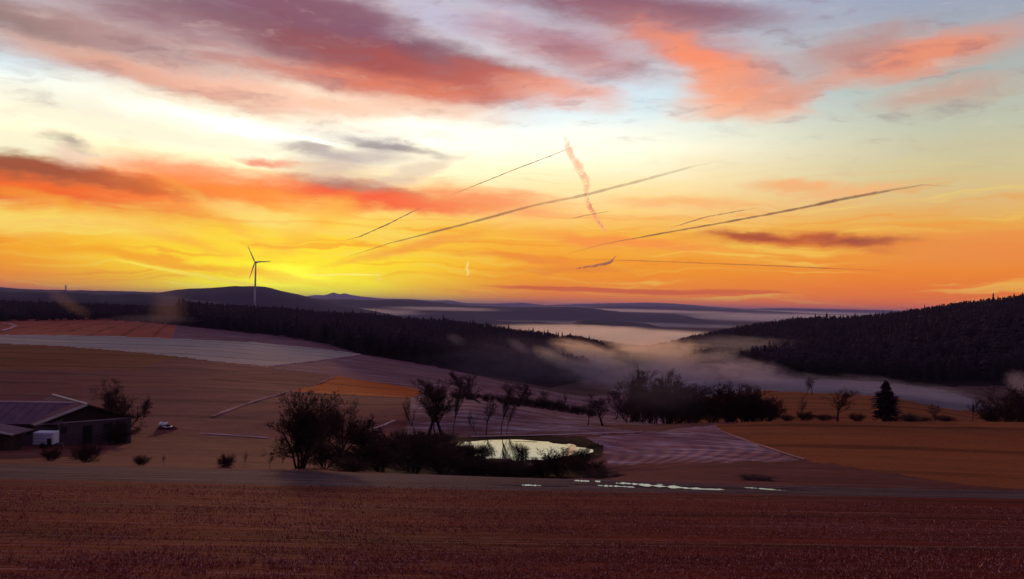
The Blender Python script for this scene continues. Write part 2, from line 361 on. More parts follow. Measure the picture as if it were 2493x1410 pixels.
# ------------------------------------------------------------------ terrain: heights read off as distance rings
CX = [0, 450, 800, 1150, 1400, 1560, 1700, 1900, 2150, 2493]
RINGS = [
    (1.2, [-2.2]*10), (5, [-2.95]*10), (13, [-4.15]*10), (33, [-7.12, -7.12, -7.12, -7.12, -7.1, -7.08, -7.07, -7.05, -7.04, -7.03]),
    (45, [-9.0, -9.0, -9.0, -9.02, -9.06, -9.1, -9.12, -9.16, -9.2, -9.2]),
    (90, [-16.0, -15.8, -15.9, -16.9, -16.6, -15.6, -14.6, -14.0, -13.8, -13.8]),
    (118, [-18.3, -18.3, -18.6, -18.2, -17.6, -16.9, -16.0, -15.4, -15.1, -14.8]),
    (145, [-19.8, -19.0, -18.5, -17.3, -18.9, -19.5, -19.3, -18.8, -18.6, -18.2]),
    (200, [-20.5, -19.6, -20.2, -21.6, -24.5, -26, -27.5, -28, -27.5, -27]),
    (300, [-20.7, -20, -21.7, -25.6, -31.4, -33, -33, -31, -30.3, -35]),
    (430, [-20.3, -20.4, -23.4, -33.6, -41.8, -43, -40, -35, -35, -32]),
    (620, [-19.7, -20.3, -27, -33, -44, -48, -42, -30, -22, -3]),
    (900, [-15, -17, -23, -31, -43, -54, -38, -21, -12, 11]),
    (1300, [-30, -35, -50, -60, -75, -80, -70, -50, -45, -20]),
    (2500, [-50, -40, -80, -95, -100, -100, -95, -95, -95, -90]),
    (6000, [-100]*10), (60000, [-110]*10)]
CAZ = np.array([azel(x, 900)[0] for x in CX])
LD = np.log(np.array([r[0] for r in RINGS]))
_g = np.linspace(-60, 60, 1201); _k = np.exp(-.5*(np.arange(-20, 21)/7.0)**2); _k /= _k.sum()
ZT = []
for d, zs in RINGS:
    v = np.interp(_g, CAZ, zs)
    ZT.append(np.convolve(np.pad(v, 20, mode='edge'), _k, mode='valid'))
ZT = np.array(ZT)
def _slopes():
    h = np.diff(LD)[:, None]; dl = np.diff(ZT, axis=0)/h
    m = np.zeros_like(ZT); m[0] = dl[0]; m[-1] = dl[-1]
    a, b = dl[:-1], dl[1:]; w1 = 2*h[1:]+h[:-1]; w2 = h[1:]+2*h[:-1]
    with np.errstate(divide='ignore', invalid='ignore'):
        mm = (w1+w2)/(w1/a+w2/b)
    m[1:-1] = np.where(a*b > 0, mm, 0)
    return m
ZM = _slopes()
POND = at(1268, 1094, 103.0); POND_Z = -17.25; PR = (7.7, 6.6)
def pond_r(x, y):
    dx, dy = (x-POND[0])/PR[0], (y-POND[1])/PR[1]
    a = np.arctan2(dy, dx)
    return np.hypot(dx, dy)/(1+.07*np.sin(3*a+.6)+.05*np.sin(5*a+2)+.05*np.cos(2*a))
PUDS = []                                           # level shelves in the track ruts: x, y, z, rx, ry
def height(x, y):
    x = np.asarray(x, dtype=float); y = np.asarray(y, dtype=float)
    d = np.maximum(np.hypot(x, y), 1.2); a = np.degrees(np.arctan2(x, y))
    back = np.clip((np.abs(a)-50)/80, 0, 1)
    ac = np.clip(a, -59.9, 59.9)
    gi = np.clip((ac+60)*10, 0, 1199.999); i = gi.astype(int); f = gi-i
    l = np.log(np.maximum(1.2, d*np.cos(np.radians(np.minimum(np.abs(a), 60))))); k = np.clip(np.searchsorted(LD, l, side='right')-1, 0, len(LD)-2)
    h = LD[k+1]-LD[k]; t = np.clip((l-LD[k])/h, 0, 1)
    def tab(T, kk): return T[kk, i]*(1-f)+T[kk, i+1]*f
    z = tab(ZT, k)*(2*t**3-3*t*t+1)+tab(ZM, k)*h*(t**3-2*t*t+t)+tab(ZT, k+1)*(-2*t**3+3*t*t)+tab(ZM, k+1)*h*(t**3-t*t)
    zb = -2.2+.02*np.minimum(d, 900)                # the slope goes on rising gently behind the photographer
    z = z*(1-back)+zb*back
    z = z+fbm(x/9, y/9, 4, 3)*np.clip(d*.0022, .02, .35)+fbm(x/60, y/60, 3, 9)*np.clip((d-60)*.004, 0, 2.0)
    for (qx, qy, qz, qr, qd) in PUDS:
        g = np.hypot((x-qx)/(qr+1.2), (y-qy)/(qd+.7)); bl = np.clip((1.35-g)/.5, 0, 1); bl = bl*bl*(3-2*bl)
        z = z*(1-bl)+qz*bl
    r = pond_r(x, y)
    s = np.clip((r-1.0)/.75, 0, 1); s = s*s*(3-2*s)
    basin = np.where(r < 1, POND_Z-.7*(1-np.clip(r, 0, 1)), POND_Z+.10*(np.clip(r, 1, 2)-1))+fbm(x/1.1, y/1.6, 3, 77)*.30*np.clip(r-.55, 0, .5)
    return np.where(r < 1.75, basin*(1-s)+z*s, z)
def ground(px, py, dmin=6.0, dmax=1400.0):          # first terrain point seen at a photo pixel
    v = ray(px, py); hx = math.hypot(v[0], v[1]); t = np.geomspace(dmin, dmax, 2600)/hx
    X = v[0]*t; Y = v[1]*t; dz = v[2]*t-height(X, Y)
    i = np.argmax(dz <= 0)
    if dz[i] > 0: i = len(t)-1
    return np.array([X[i], Y[i], float(height(X[i], Y[i]))])
def on(px, d, y=950):                               # terrain point at column px and distance d
    p = at(px, y, d); p[2] = float(height(p[0], p[1])); return p

PUDDLES = [(1398, 1436, 1168.5, 3, 'small dash of bright water on the track below the pond bushes'), (1449, 1462, 1170, 4, 'tiny round puddle just right of the small water dash'),
          (1500, 1645, 1180, 4, 'upper long bright puddle in the track'), (1640, 1778, 1186, 3.5, 'upper bright puddle at the right end of the water ruts'),
          (1455, 1545, 1184, 2.5, 'thin broken puddle at the left end of the lower rut'), (1545, 1790, 1188, 5, 'lower long bright puddle in the track rut'),
          (1815, 1930, 1191.5, 1.6, 'thin drawn out puddle running towards the brown field'), (1270, 1318, 1181.5, 2.5, 'short puddle left of the long bright puddles')]
PGEO = []
def _puds():
    for x0, x1, y, hp, lb in PUDDLES:
        c = ground((x0+x1)/2, y, 20, 43.5); d = math.hypot(c[0], c[1]); L = (x1-x0)/FPX*d
        th = -math.atan2(c[0], c[1]); v = np.array([math.cos(th)*L, math.sin(th)*L, 0])
        PGEO.append((c, v, max(.14, hp/FPX*d/.2/2*1.3), c[2], lb))
    for c, v, ry, z, lb in PGEO: PUDS.append((c[0], c[1], z-.04, math.hypot(v[0], v[1])/2, ry))
_puds()
FOOT = np.array([(-400, 782), (0, 784), (250, 780), (430, 793), (700, 822), (800, 842), (880, 862), (1000, 882), (1120, 905), (1240, 935), (1330, 946), (1430, 925), (1500, 900), (1600, 888), (1700, 892), (1790, 905), (1870, 918), (2000, 925), (2150, 930), (2300, 950), (2400, 985), (2430, 1008), (2900, 1015)])
def xy(pts): return np.array(pts, dtype=float)
# name, label, outline in photo pixels, nearest and farthest distance, material
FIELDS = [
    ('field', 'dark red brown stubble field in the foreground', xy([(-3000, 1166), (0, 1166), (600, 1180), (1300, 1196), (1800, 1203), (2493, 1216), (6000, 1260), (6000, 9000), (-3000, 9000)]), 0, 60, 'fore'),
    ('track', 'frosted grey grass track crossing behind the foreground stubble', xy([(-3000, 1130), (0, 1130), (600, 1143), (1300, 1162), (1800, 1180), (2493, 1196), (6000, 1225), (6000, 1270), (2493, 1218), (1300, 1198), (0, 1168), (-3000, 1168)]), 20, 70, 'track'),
    ('bank', 'dark muddy bank round the pond, shadow painted into its tone', xy([(1050, 1075), (1110, 1063), (1300, 1058), (1420, 1064), (1470, 1085), (1465, 1110), (1425, 1125), (1440, 1165), (820, 1165), (800, 1130), (880, 1085)]), 60, 125, 'bank'),
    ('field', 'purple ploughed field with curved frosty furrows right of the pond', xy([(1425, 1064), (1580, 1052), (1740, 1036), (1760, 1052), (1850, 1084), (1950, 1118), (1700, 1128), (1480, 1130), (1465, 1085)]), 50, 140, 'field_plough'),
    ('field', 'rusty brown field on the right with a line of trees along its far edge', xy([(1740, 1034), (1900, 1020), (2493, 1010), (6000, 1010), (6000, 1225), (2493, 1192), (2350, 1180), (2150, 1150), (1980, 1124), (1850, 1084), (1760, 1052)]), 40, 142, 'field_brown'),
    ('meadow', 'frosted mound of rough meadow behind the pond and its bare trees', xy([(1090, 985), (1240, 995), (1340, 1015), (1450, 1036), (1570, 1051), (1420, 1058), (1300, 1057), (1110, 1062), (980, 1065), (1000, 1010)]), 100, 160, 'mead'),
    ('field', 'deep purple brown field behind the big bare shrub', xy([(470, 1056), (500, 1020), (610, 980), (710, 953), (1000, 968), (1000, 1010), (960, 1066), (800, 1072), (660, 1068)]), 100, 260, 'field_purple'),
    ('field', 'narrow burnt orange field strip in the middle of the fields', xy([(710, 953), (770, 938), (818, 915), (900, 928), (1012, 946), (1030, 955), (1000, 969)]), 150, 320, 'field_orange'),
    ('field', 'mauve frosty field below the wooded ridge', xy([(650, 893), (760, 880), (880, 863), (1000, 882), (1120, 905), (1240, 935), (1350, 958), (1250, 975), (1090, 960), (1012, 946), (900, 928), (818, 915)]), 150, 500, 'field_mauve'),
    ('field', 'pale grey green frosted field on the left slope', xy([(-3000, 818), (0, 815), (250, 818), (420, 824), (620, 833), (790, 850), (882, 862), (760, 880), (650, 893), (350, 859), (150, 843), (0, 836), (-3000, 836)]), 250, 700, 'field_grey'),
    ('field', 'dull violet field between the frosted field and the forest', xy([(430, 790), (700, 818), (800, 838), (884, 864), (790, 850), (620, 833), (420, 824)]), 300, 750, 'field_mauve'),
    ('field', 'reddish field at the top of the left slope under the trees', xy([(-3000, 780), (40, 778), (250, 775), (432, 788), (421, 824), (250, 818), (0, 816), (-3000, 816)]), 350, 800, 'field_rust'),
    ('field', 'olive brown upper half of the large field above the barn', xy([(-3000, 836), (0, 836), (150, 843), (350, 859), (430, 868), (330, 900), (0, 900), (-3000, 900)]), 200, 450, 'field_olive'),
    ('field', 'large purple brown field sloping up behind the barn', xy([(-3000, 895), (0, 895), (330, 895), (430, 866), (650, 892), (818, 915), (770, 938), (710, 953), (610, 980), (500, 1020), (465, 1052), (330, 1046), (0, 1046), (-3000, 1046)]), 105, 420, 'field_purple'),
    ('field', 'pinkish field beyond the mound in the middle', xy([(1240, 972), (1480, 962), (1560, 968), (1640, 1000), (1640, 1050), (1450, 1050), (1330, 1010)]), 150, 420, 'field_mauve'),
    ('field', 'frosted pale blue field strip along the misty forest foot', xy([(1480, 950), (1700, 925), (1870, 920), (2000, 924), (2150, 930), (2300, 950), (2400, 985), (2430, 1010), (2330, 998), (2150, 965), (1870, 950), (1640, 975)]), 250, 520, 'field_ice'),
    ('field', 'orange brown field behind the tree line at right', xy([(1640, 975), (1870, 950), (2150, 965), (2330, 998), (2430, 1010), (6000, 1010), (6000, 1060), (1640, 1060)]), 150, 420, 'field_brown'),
]
def inside(px, py, poly):
    r = np.zeros(px.shape, dtype=bool); n = len(poly); j = n-1
    for i in range(n):
        xi, yi = poly[i]; xj, yj = poly[j]
        with np.errstate(divide='ignore', invalid='ignore'):
            r ^= ((yi > py) != (yj > py)) & (px < (xj-xi)*(py-yi)/(yj-yi+1e-12)+xi)
        j = i
    return r
def build_terrain():
    core = np.arange(-36, 36.001, .076)
    side = np.arange(40, 181, 4.0)
    A = np.radians(np.concatenate([-side[::-1][1:] if True else side, core, side]))
    A = np.concatenate([[math.radians(-180)], A])
    D = np.concatenate([np.geomspace(1.2, 30, 120)[:-1], np.geomspace(30, 60, 70)[:-1], np.geomspace(60, 170, 130)[:-1], np.geomspace(170, 1300, 130), np.geomspace(1400, 60000, 24)])
    AA, DD = np.meshgrid(A, D)
    X, Y = np.sin(AA)*DD, np.cos(AA)*DD; Z = height(X, Y)
    nc = len(A); V = np.stack([X, Y, Z], -1).reshape(-1, 3)
    i, j = np.meshgrid(np.arange(len(D)-1), np.arange(nc-1), indexing='ij')
    q = np.stack([i*nc+j, i*nc+j+1, (i+1)*nc+j+1, (i+1)*nc+j], -1).reshape(-1, 4)
    c = V[q].mean(1); px, py = project(c[:, 0], c[:, 1], c[:, 2]); dd = np.where(c[:, 1] > .5*np.hypot(c[:, 0], c[:, 1]), c[:, 1], np.hypot(c[:, 0], c[:, 1]))
    wob = (fbm(c[:, 0]/np.maximum(dd*.02, .4), c[:, 1]/np.maximum(dd*.02, .4), 3, 21))*np.where((dd > 60) & (dd < 125), 9.0, 2.5)
    front = np.abs(np.degrees(np.arctan2(c[:, 0], c[:, 1]))) < 37
    owner = np.full(len(q), -1); 
    forest = front & (dd > 410) & (dd < 1300) & (py < np.interp(px, FOOT[:, 0], FOOT[:, 1]))
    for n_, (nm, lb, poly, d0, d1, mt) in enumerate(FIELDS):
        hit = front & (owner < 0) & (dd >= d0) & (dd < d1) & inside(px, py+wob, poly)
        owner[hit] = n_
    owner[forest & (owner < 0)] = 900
    owner[(owner < 0) & front & (dd < 135)] = 901
    owner[(owner < 0) & front & (dd < 330)] = 902
    owner[(owner < 0) & (dd < 40)] = 0
    def part(sel):
        f = q[sel]; u, inv = np.unique(f, return_inverse=True)
        return V[u], inv.reshape(-1, 4)
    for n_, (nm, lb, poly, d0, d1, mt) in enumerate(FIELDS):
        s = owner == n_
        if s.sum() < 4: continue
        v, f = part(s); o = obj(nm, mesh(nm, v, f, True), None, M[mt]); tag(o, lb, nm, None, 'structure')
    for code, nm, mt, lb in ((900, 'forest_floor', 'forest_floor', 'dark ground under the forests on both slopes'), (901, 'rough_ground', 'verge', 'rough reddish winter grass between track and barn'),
                             (902, 'meadow', 'mead', 'frosted grass in the dip of the valley'), (-1, 'ground', 'ground', 'far valley ground running to the horizon')):
        s = owner == code
        if s.sum() < 4: continue
        v, f = part(s); o = obj(nm, mesh(nm, v, f, True), None, M[mt]); tag(o, lb, 'ground', None, 'structure')
build_terrain()

def strip(name, label, pix, width, mat, lift=.05, kind='structure', cat='path', dmin=6):
    pts = []
    for (x0, y0), (x1, y1) in zip(pix[:-1], pix[1:]):
        for k in range(10): pts.append((x0+(x1-x0)*k/10, y0+(y1-y0)*k/10))
    pts.append(pix[-1])
    G = np.array([ground(px, py, dmin) for px, py in pts])[:, :2]
    keep = [0]
    for i in range(1, len(G)):
        if np.hypot(*(G[i]-G[keep[-1]])) > .6: keep.append(i)
    G = G[keep]
    res = [G[0]]
    for a, b in zip(G[:-1], G[1:]):
        n = max(1, int(np.hypot(*(b-a))/1.5))
        res += [a+(b-a)*(k+1)/n for k in range(n)]
    G = np.array(res)
    if len(G) > 12:
        k = np.ones(9)/9
        G = np.stack([np.convolve(np.pad(G[:, c], 4, mode='edge'), k, mode='valid') for c in (0, 1)], -1)
    T = np.gradient(G, axis=0); T /= np.linalg.norm(T, axis=1)[:, None]+1e-9; Nn = np.stack([-T[:, 1], T[:, 0]], -1)
    V, cols = [], np.linspace(-1, 1, 5)
    wv = width*(.25+1.3*vnoise(np.arange(len(G))*.45, np.zeros(len(G)), 5))
    for c in cols:
        P = G+Nn*(wv*c/2)[:, None]; d = np.hypot(P[:, 0], P[:, 1])
        V.append(np.stack([P[:, 0], P[:, 1], height(P[:, 0], P[:, 1])+(lift+.0006*d)*(1-.6*abs(c))], -1))
    V = np.array(V); m = len(G); Fq = []
    for c in range(4):
        for i in range(m-1): Fq.append((c*m+i, c*m+i+1, (c+1)*m+i+1, (c+1)*m+i))
    o = obj(name, mesh(name, V.reshape(-1, 3), np.array(Fq), True), None, mat)
    return tag(o, label, cat, None, kind)
strip('path', 'pale farm lane in front of the deep purple field', [(465, 1055), (560, 1060), (668, 1068)], .6, M['path'])
strip('path', 'pale lane behind the pond running to the ploughed field', [(1130, 1064), (1290, 1061), (1420, 1057), (1580, 1052)], .5, M['path'])
strip('path', 'short bright wet lane left of the tall bare trees', [(890, 1050), (925, 1040), (960, 1024)], .6, M['path'])
strip('path', 'pale grass baulk climbing between the purple fields', [(505, 1019), (610, 980), (705, 954)], .8, M['verge_line'])
strip('path', 'thin pale baulk at the left end of the orange field', [(768, 938), (815, 917)], .7, M['verge_line'])
strip('path', 'pale field lane below the grey frosted field', [(655, 892), (760, 880), (872, 864)], 1.0, M['path'])
strip('path', 'pale curved lane at the left edge of the upper field', [(2, 806), (25, 800), (38, 793), (20, 788), (2, 787)], 2.2, M['path'])
strip('path', 'thin pale tyre track along the edge of the brown field', [(1748, 1048), (1850, 1084), (1975, 1124)], .35, M['verge_line'])

# ------------------------------------------------------------------ pond and puddles
def blob(name, label, centre, rx, ry, z, mat, cat='water', wob=.1, n=72, rot=0.0, inner=None):
    V = [(centre[0], centre[1], z)]
    for k in range(n):
        a = 2*math.pi*k/n
        r = 1+wob*math.sin(3*a+centre[0])+wob*.8*math.sin(7*a+centre[1])+wob*.5*math.sin(13*a)
        X, Y = rx*r*math.cos(a), ry*r*math.sin(a)
        V.append((centre[0]+X*math.cos(rot)-Y*math.sin(rot), centre[1]+X*math.sin(rot)+Y*math.cos(rot), z))
    o = obj(name, mesh(name, V, [(0, k+1, (k+1) % n+1) for k in range(n)]), None, mat)
    return tag(o, label, cat, None, 'structure')
blob('pond_water', 'still pond mirroring the bright sky among dark bushes', POND, PR[0]*1.12, PR[1]*1.12, POND_Z, M['water'], 'pond', .03)
def puddle(c, v, ry, z, label):
    th = math.atan2(v[1], v[0]); n = 60; V = []; Fc = []
    for i, t in enumerate(np.linspace(-1, 1, n)):
        wd = ry*math.sqrt(max(0, 1-t*t))*max(.02, 1.9*float(vnoise(np.array([t*14+c[0]]), np.array([c[1]]), 4)[0])-.25)
        of = ry*.5*(float(vnoise(np.array([t*5+c[0]]), np.array([c[1]+9]), 8)[0])-.5)
        cx, cy_ = c[0]+v[0]*t/2, c[1]+v[1]*t/2
        for s_ in (-1, 1): V.append((cx-math.sin(th)*(wd*s_+of), cy_+math.cos(th)*(wd*s_+of), z))
    for i in range(n-1): Fc.append((2*i, 2*i+2, 2*i+3, 2*i+1))
    o = obj('puddle', mesh('puddle', V, Fc, True), None, M['water'])
    return tag(o, label, 'puddle', 'puddles in the track ruts', 'structure')
for a in PGEO: puddle(*a)

# ------------------------------------------------------------------ far hills
def hill(label, pts, d, depth, base, rough=2.0, name='hill', seed=1, step=.12):
    A = []; E = []
    for px, py in pts:
        a, e = azel(px, py); A.append(a); E.append(math.tan(math.radians(e)))
    az = np.arange(A[0], A[-1]+step, step); el = np.interp(az, A, E)
    k = np.array([1, 2, 3, 2, 1])/9.0
    el = np.convolve(np.pad(el, 2, mode='edge'), k, mode='valid')
    top = el*d
    T = np.concatenate([np.linspace(-1, -.12, 14), np.linspace(-.08, .08, 7), np.linspace(.12, 1, 10)]); V = []
    for t in T:
        dist = d*(1+0*az)+t*depth*(1+.15*fbm(az*.2, az*0+seed, 3, seed))
        pr = (1-abs(t)**1.5)**1.3
        z = base+(top-base)*pr
        x, y = np.sin(np.radians(az))*dist, np.cos(np.radians(az))*dist
        z = z+fbm(x/(depth*.25), y/(depth*.25), 4, seed)*(top-base)*.35*(1-pr)*pr*4*.5+fbm(x/60, y/60, 3, seed+5)*rough*2*(pr > .02)
        V.append(np.stack([x, y, z], -1))
    V = np.array(V); n = len(az); q = []
    i, j = np.meshgrid(np.arange(len(T)-1), np.arange(n-1), indexing='ij')
    q = np.stack([i*n+j, i*n+j+1, (i+1)*n+j+1, (i+1)*n+j], -1).reshape(-1, 4)
    o = obj(name, mesh(name, V.reshape(-1, 3), q, True), None, M['hill'])
    return tag(o, label, 'hill', None, 'structure')
hill('rounded dark hill behind the wind turbine', [(230, 760), (330, 722), (380, 713), (430, 706), (470, 703), (520, 701), (560, 698), (600, 697), (640, 698), (660, 702), (690, 709), (730, 718), (770, 728), (850, 745), (950, 765), (1020, 785)], 3500, 900, -90, 2.5, seed=3, step=.05)
hill('long low ridge along the left horizon carrying the pylon', [(-500, 702), (-200, 696), (0, 699), (60, 704), (150, 706), (250, 708), (330, 710), (390, 713), (470, 716), (600, 730)], 6500, 1500, -95, 3, seed=7, step=.08)
hill('dark wooded ridge below the left horizon', [(-500, 700), (0, 708), (120, 713), (250, 718), (330, 716), (420, 722), (520, 735), (640, 752)], 2000, 350, -45, 4, seed=9, step=.06)
hill('long blue ridge in the middle distance', [(640, 735), (741, 724), (800, 728), (901, 730), (1002, 730), (1080, 738), (1137, 744), (1238, 747), (1305, 747), (1406, 747), (1474, 755), (1541, 762), (1640, 765), (1672, 770), (1743, 784), (1815, 795), (1900, 806)], 6500, 1500, -100, 3, seed=11, step=.06)
hill('faint ridge behind the long blue ridge at right', [(1330, 757), (1423, 747), (1507, 744), (1600, 746), (1707, 750), (1861, 757), (2000, 764), (2300, 772)], 13000, 2500, -100, 4, seed=13, step=.06)
hill('twin peaked far mountain right of the turbine hill', [(660, 728), (741, 722), (770, 718), (790, 719), (812, 712), (828, 717), (838, 714), (860, 719), (881, 722), (935, 727), (1000, 735)], 30000, 3000, -110, 6, name='mountain', seed=15, step=.04)
hill('farthest ridge closing the horizon', [(850, 735), (935, 727), (995, 728), (1049, 732), (1093, 731), (1133, 738), (1204, 739), (1272, 737), (1325, 743), (1440, 739), (1575, 737), (1640, 739), (1725, 746), (1815, 752), (1904, 750), (1994, 752), (2137, 755), (2238, 758), (2500, 764), (3000, 772)], 24000, 4000, -110, 6, seed=17, step=.06)
hill('lower wooded ridge above the sea of fog', [(960, 782), (1049, 768), (1137, 775), (1204, 780), (1282, 785), (1305, 783), (1386, 789), (1440, 800)], 4400, 500, -100, 3, seed=19, step=.05)
hill('small dark wooded hump rising out of the fog', [(1370, 800), (1403, 782), (1423, 778), (1474, 780), (1575, 788), (1625, 800), (1680, 812)], 4000, 450, -98, 3, seed=21, step=.05)

# ------------------------------------------------------------------ wind turbine and pylon
def wind_turbine():
    base = at(619.5, 757, 2100); hub = at(624.5, 640, 2100)
    k = hub[2]-base[2]
    root = obj('wind_turbine', None); root.location = (base[0], base[1], base[2]-6)
    tag(root, 'tall three bladed wind turbine standing behind the wooded ridge', 'wind turbine')
    H = k+6
    t = MB(); hs = [0, H*.33, H*.66, H]; t.tube([(0, 0, h) for h in hs], [2.9, 2.5, 2.0, 1.6], 14); t.build('tower', M['tower'], root, True)
    yaw = math.radians(-16); f = Vector((math.sin(yaw), -math.cos(yaw), 0))
    side = Vector((math.cos(yaw), math.sin(yaw), 0)); up = Vector((0, 0, 1))
    nb = MB(); c = Vector((0, 0, H+1.5)); nb.tube([c-f*7, c-f*6, c+f*2, c+f*2.6], [1.2, 2.1, 2.1, 1.6], 8); nb.build('nacelle', M['tower'], root, True)
    hb = MB(); hc = c+f*4.2; hb.tube([hc-f*1.7, hc, hc+f*1.6, hc+f*2.2], [1.6, 1.8, 1.2, .3], 10); hb.build('hub', M['tower'], root, True)
    R = 46.0
    for ang in (118, 3, 251):
        a = math.radians(ang); dr = side*math.cos(a)+up*math.sin(a); ch = side*-math.sin(a)+up*math.cos(a)
        b = MB(); V = []; prof = [(1.2, 1.1, 1.1), (5, 2.2, .9), (10, 2.6, .7), (20, 2.0, .5), (32, 1.4, .35), (42, .9, .2), (R, .25, .08)]
        for s, cw, th in prof:
            p = hc+dr*s
            V += [p+ch*cw*.7, p+f*th, p-ch*cw*.7, p-f*th]
        Fq = []
        for i in range(len(prof)-1):
            for q in range(4): Fq.append((i*4+q, i*4+(q+1) % 4, i*4+4+(q+1) % 4, i*4+4+q))
        Fq += [(0, 1, 2, 3), tuple(len(V)-1-q for q in range(4))]
        b.add(V, Fq); b.build('blade', M['tower'], root, True)
wind_turbine()
def pylon():
    p = at(160, 707, 6400); top = at(160, 693.5, 6400); H = top[2]-p[2]+4
    root = obj('pylon', None); root.location = (p[0], p[1], p[2]-4); tag(root, 'tiny lattice pylon on the left horizon ridge', 'pylon')
    m = MB(); w0, w1 = H*.1, H*.02
    for sx in (-1, 1):
        for sy in (-1, 1): m.tube([(sx*w0, sy*w0, 0), (sx*w1, sy*w1, H)], 1.0, 4)
    for k in range(6):
        t0, t1 = k/6, (k+1)/6; a0, a1 = w0+(w1-w0)*t0, w0+(w1-w0)*t1
        for s in (-1, 1): m.tube([(-a0, s*a0, H*t0), (a1, s*a1, H*t1)], .5, 4); m.tube([(a0, s*a0, H*t0), (-a1, s*a1, H*t1)], .5, 4)
    m.build('mast', M['steel'], root)
    for hh, L in ((.66, .2), (.8, .16), (.93, .12)):
        c = MB(); c.tube([(-H*L, 0, H*hh), (0, 0, H*(hh+.03)), (H*L, 0, H*hh)], 1.0, 4); c.build('crossarm', M['steel'], root)
pylon()

# ------------------------------------------------------------------ barn, trailer, shed, sheeted heap
M['roof'] = plain('weathered_roof', (.17, .070, .066), (.22, .095, .09), .6, .8)
M['roof2'] = plain('grey_roof', (.135, .072, .105), (.18, .10, .14), .6, .8)
M['wall'] = plain('rendered_wall', (.115, .075, .085), (.085, .055, .062), .8, .9)
M['gable'] = plain('dark_boards', (.030, .014, .012), (.045, .022, .018), 2, .9)
M['trim'] = plain('pale_metal_trim', (.62, .56, .52), (.5, .45, .42), .8, .5)
M['dark'] = plain('dark_opening', (.012, .010, .010), (.02, .016, .016), 1, .7)
M['white'] = plain('white_panel', (.66, .70, .78), (.56, .6, .68), .6, .5)
M['rubber'] = plain('rubber', (.015, .015, .015), (.025, .025, .025), 3, .8)
M['sheet'] = plain('white_sheet', (.72, .72, .72), (.55, .55, .56), 1.5, .4)
M['straw'] = plain('dark_heap', (.05, .035, .028), (.08, .055, .04), 2, .95)
def slats(root_roof, a, b, c, d, n, mat, th=.03):    # roofing sheets laid side by side: a-b eave, d-c ridge
    a, b, c, d = map(Vector, (a, b, c, d)); first = None
    for k in range(n):
        t0, t1 = k/n, (k+1)/n-.006
        lift = (b-a).cross(d-a).normalized()*(.03 if k % 2 else .042)
        if lift.z < 0: lift = -lift
        m = MB(); m.slab([a.lerp(b, t0)+lift, a.lerp(b, t1)+lift, d.lerp(c, t1)+lift, d.lerp(c, t0)+lift], th)
        m.build('roof_sheet', mat, root_roof)
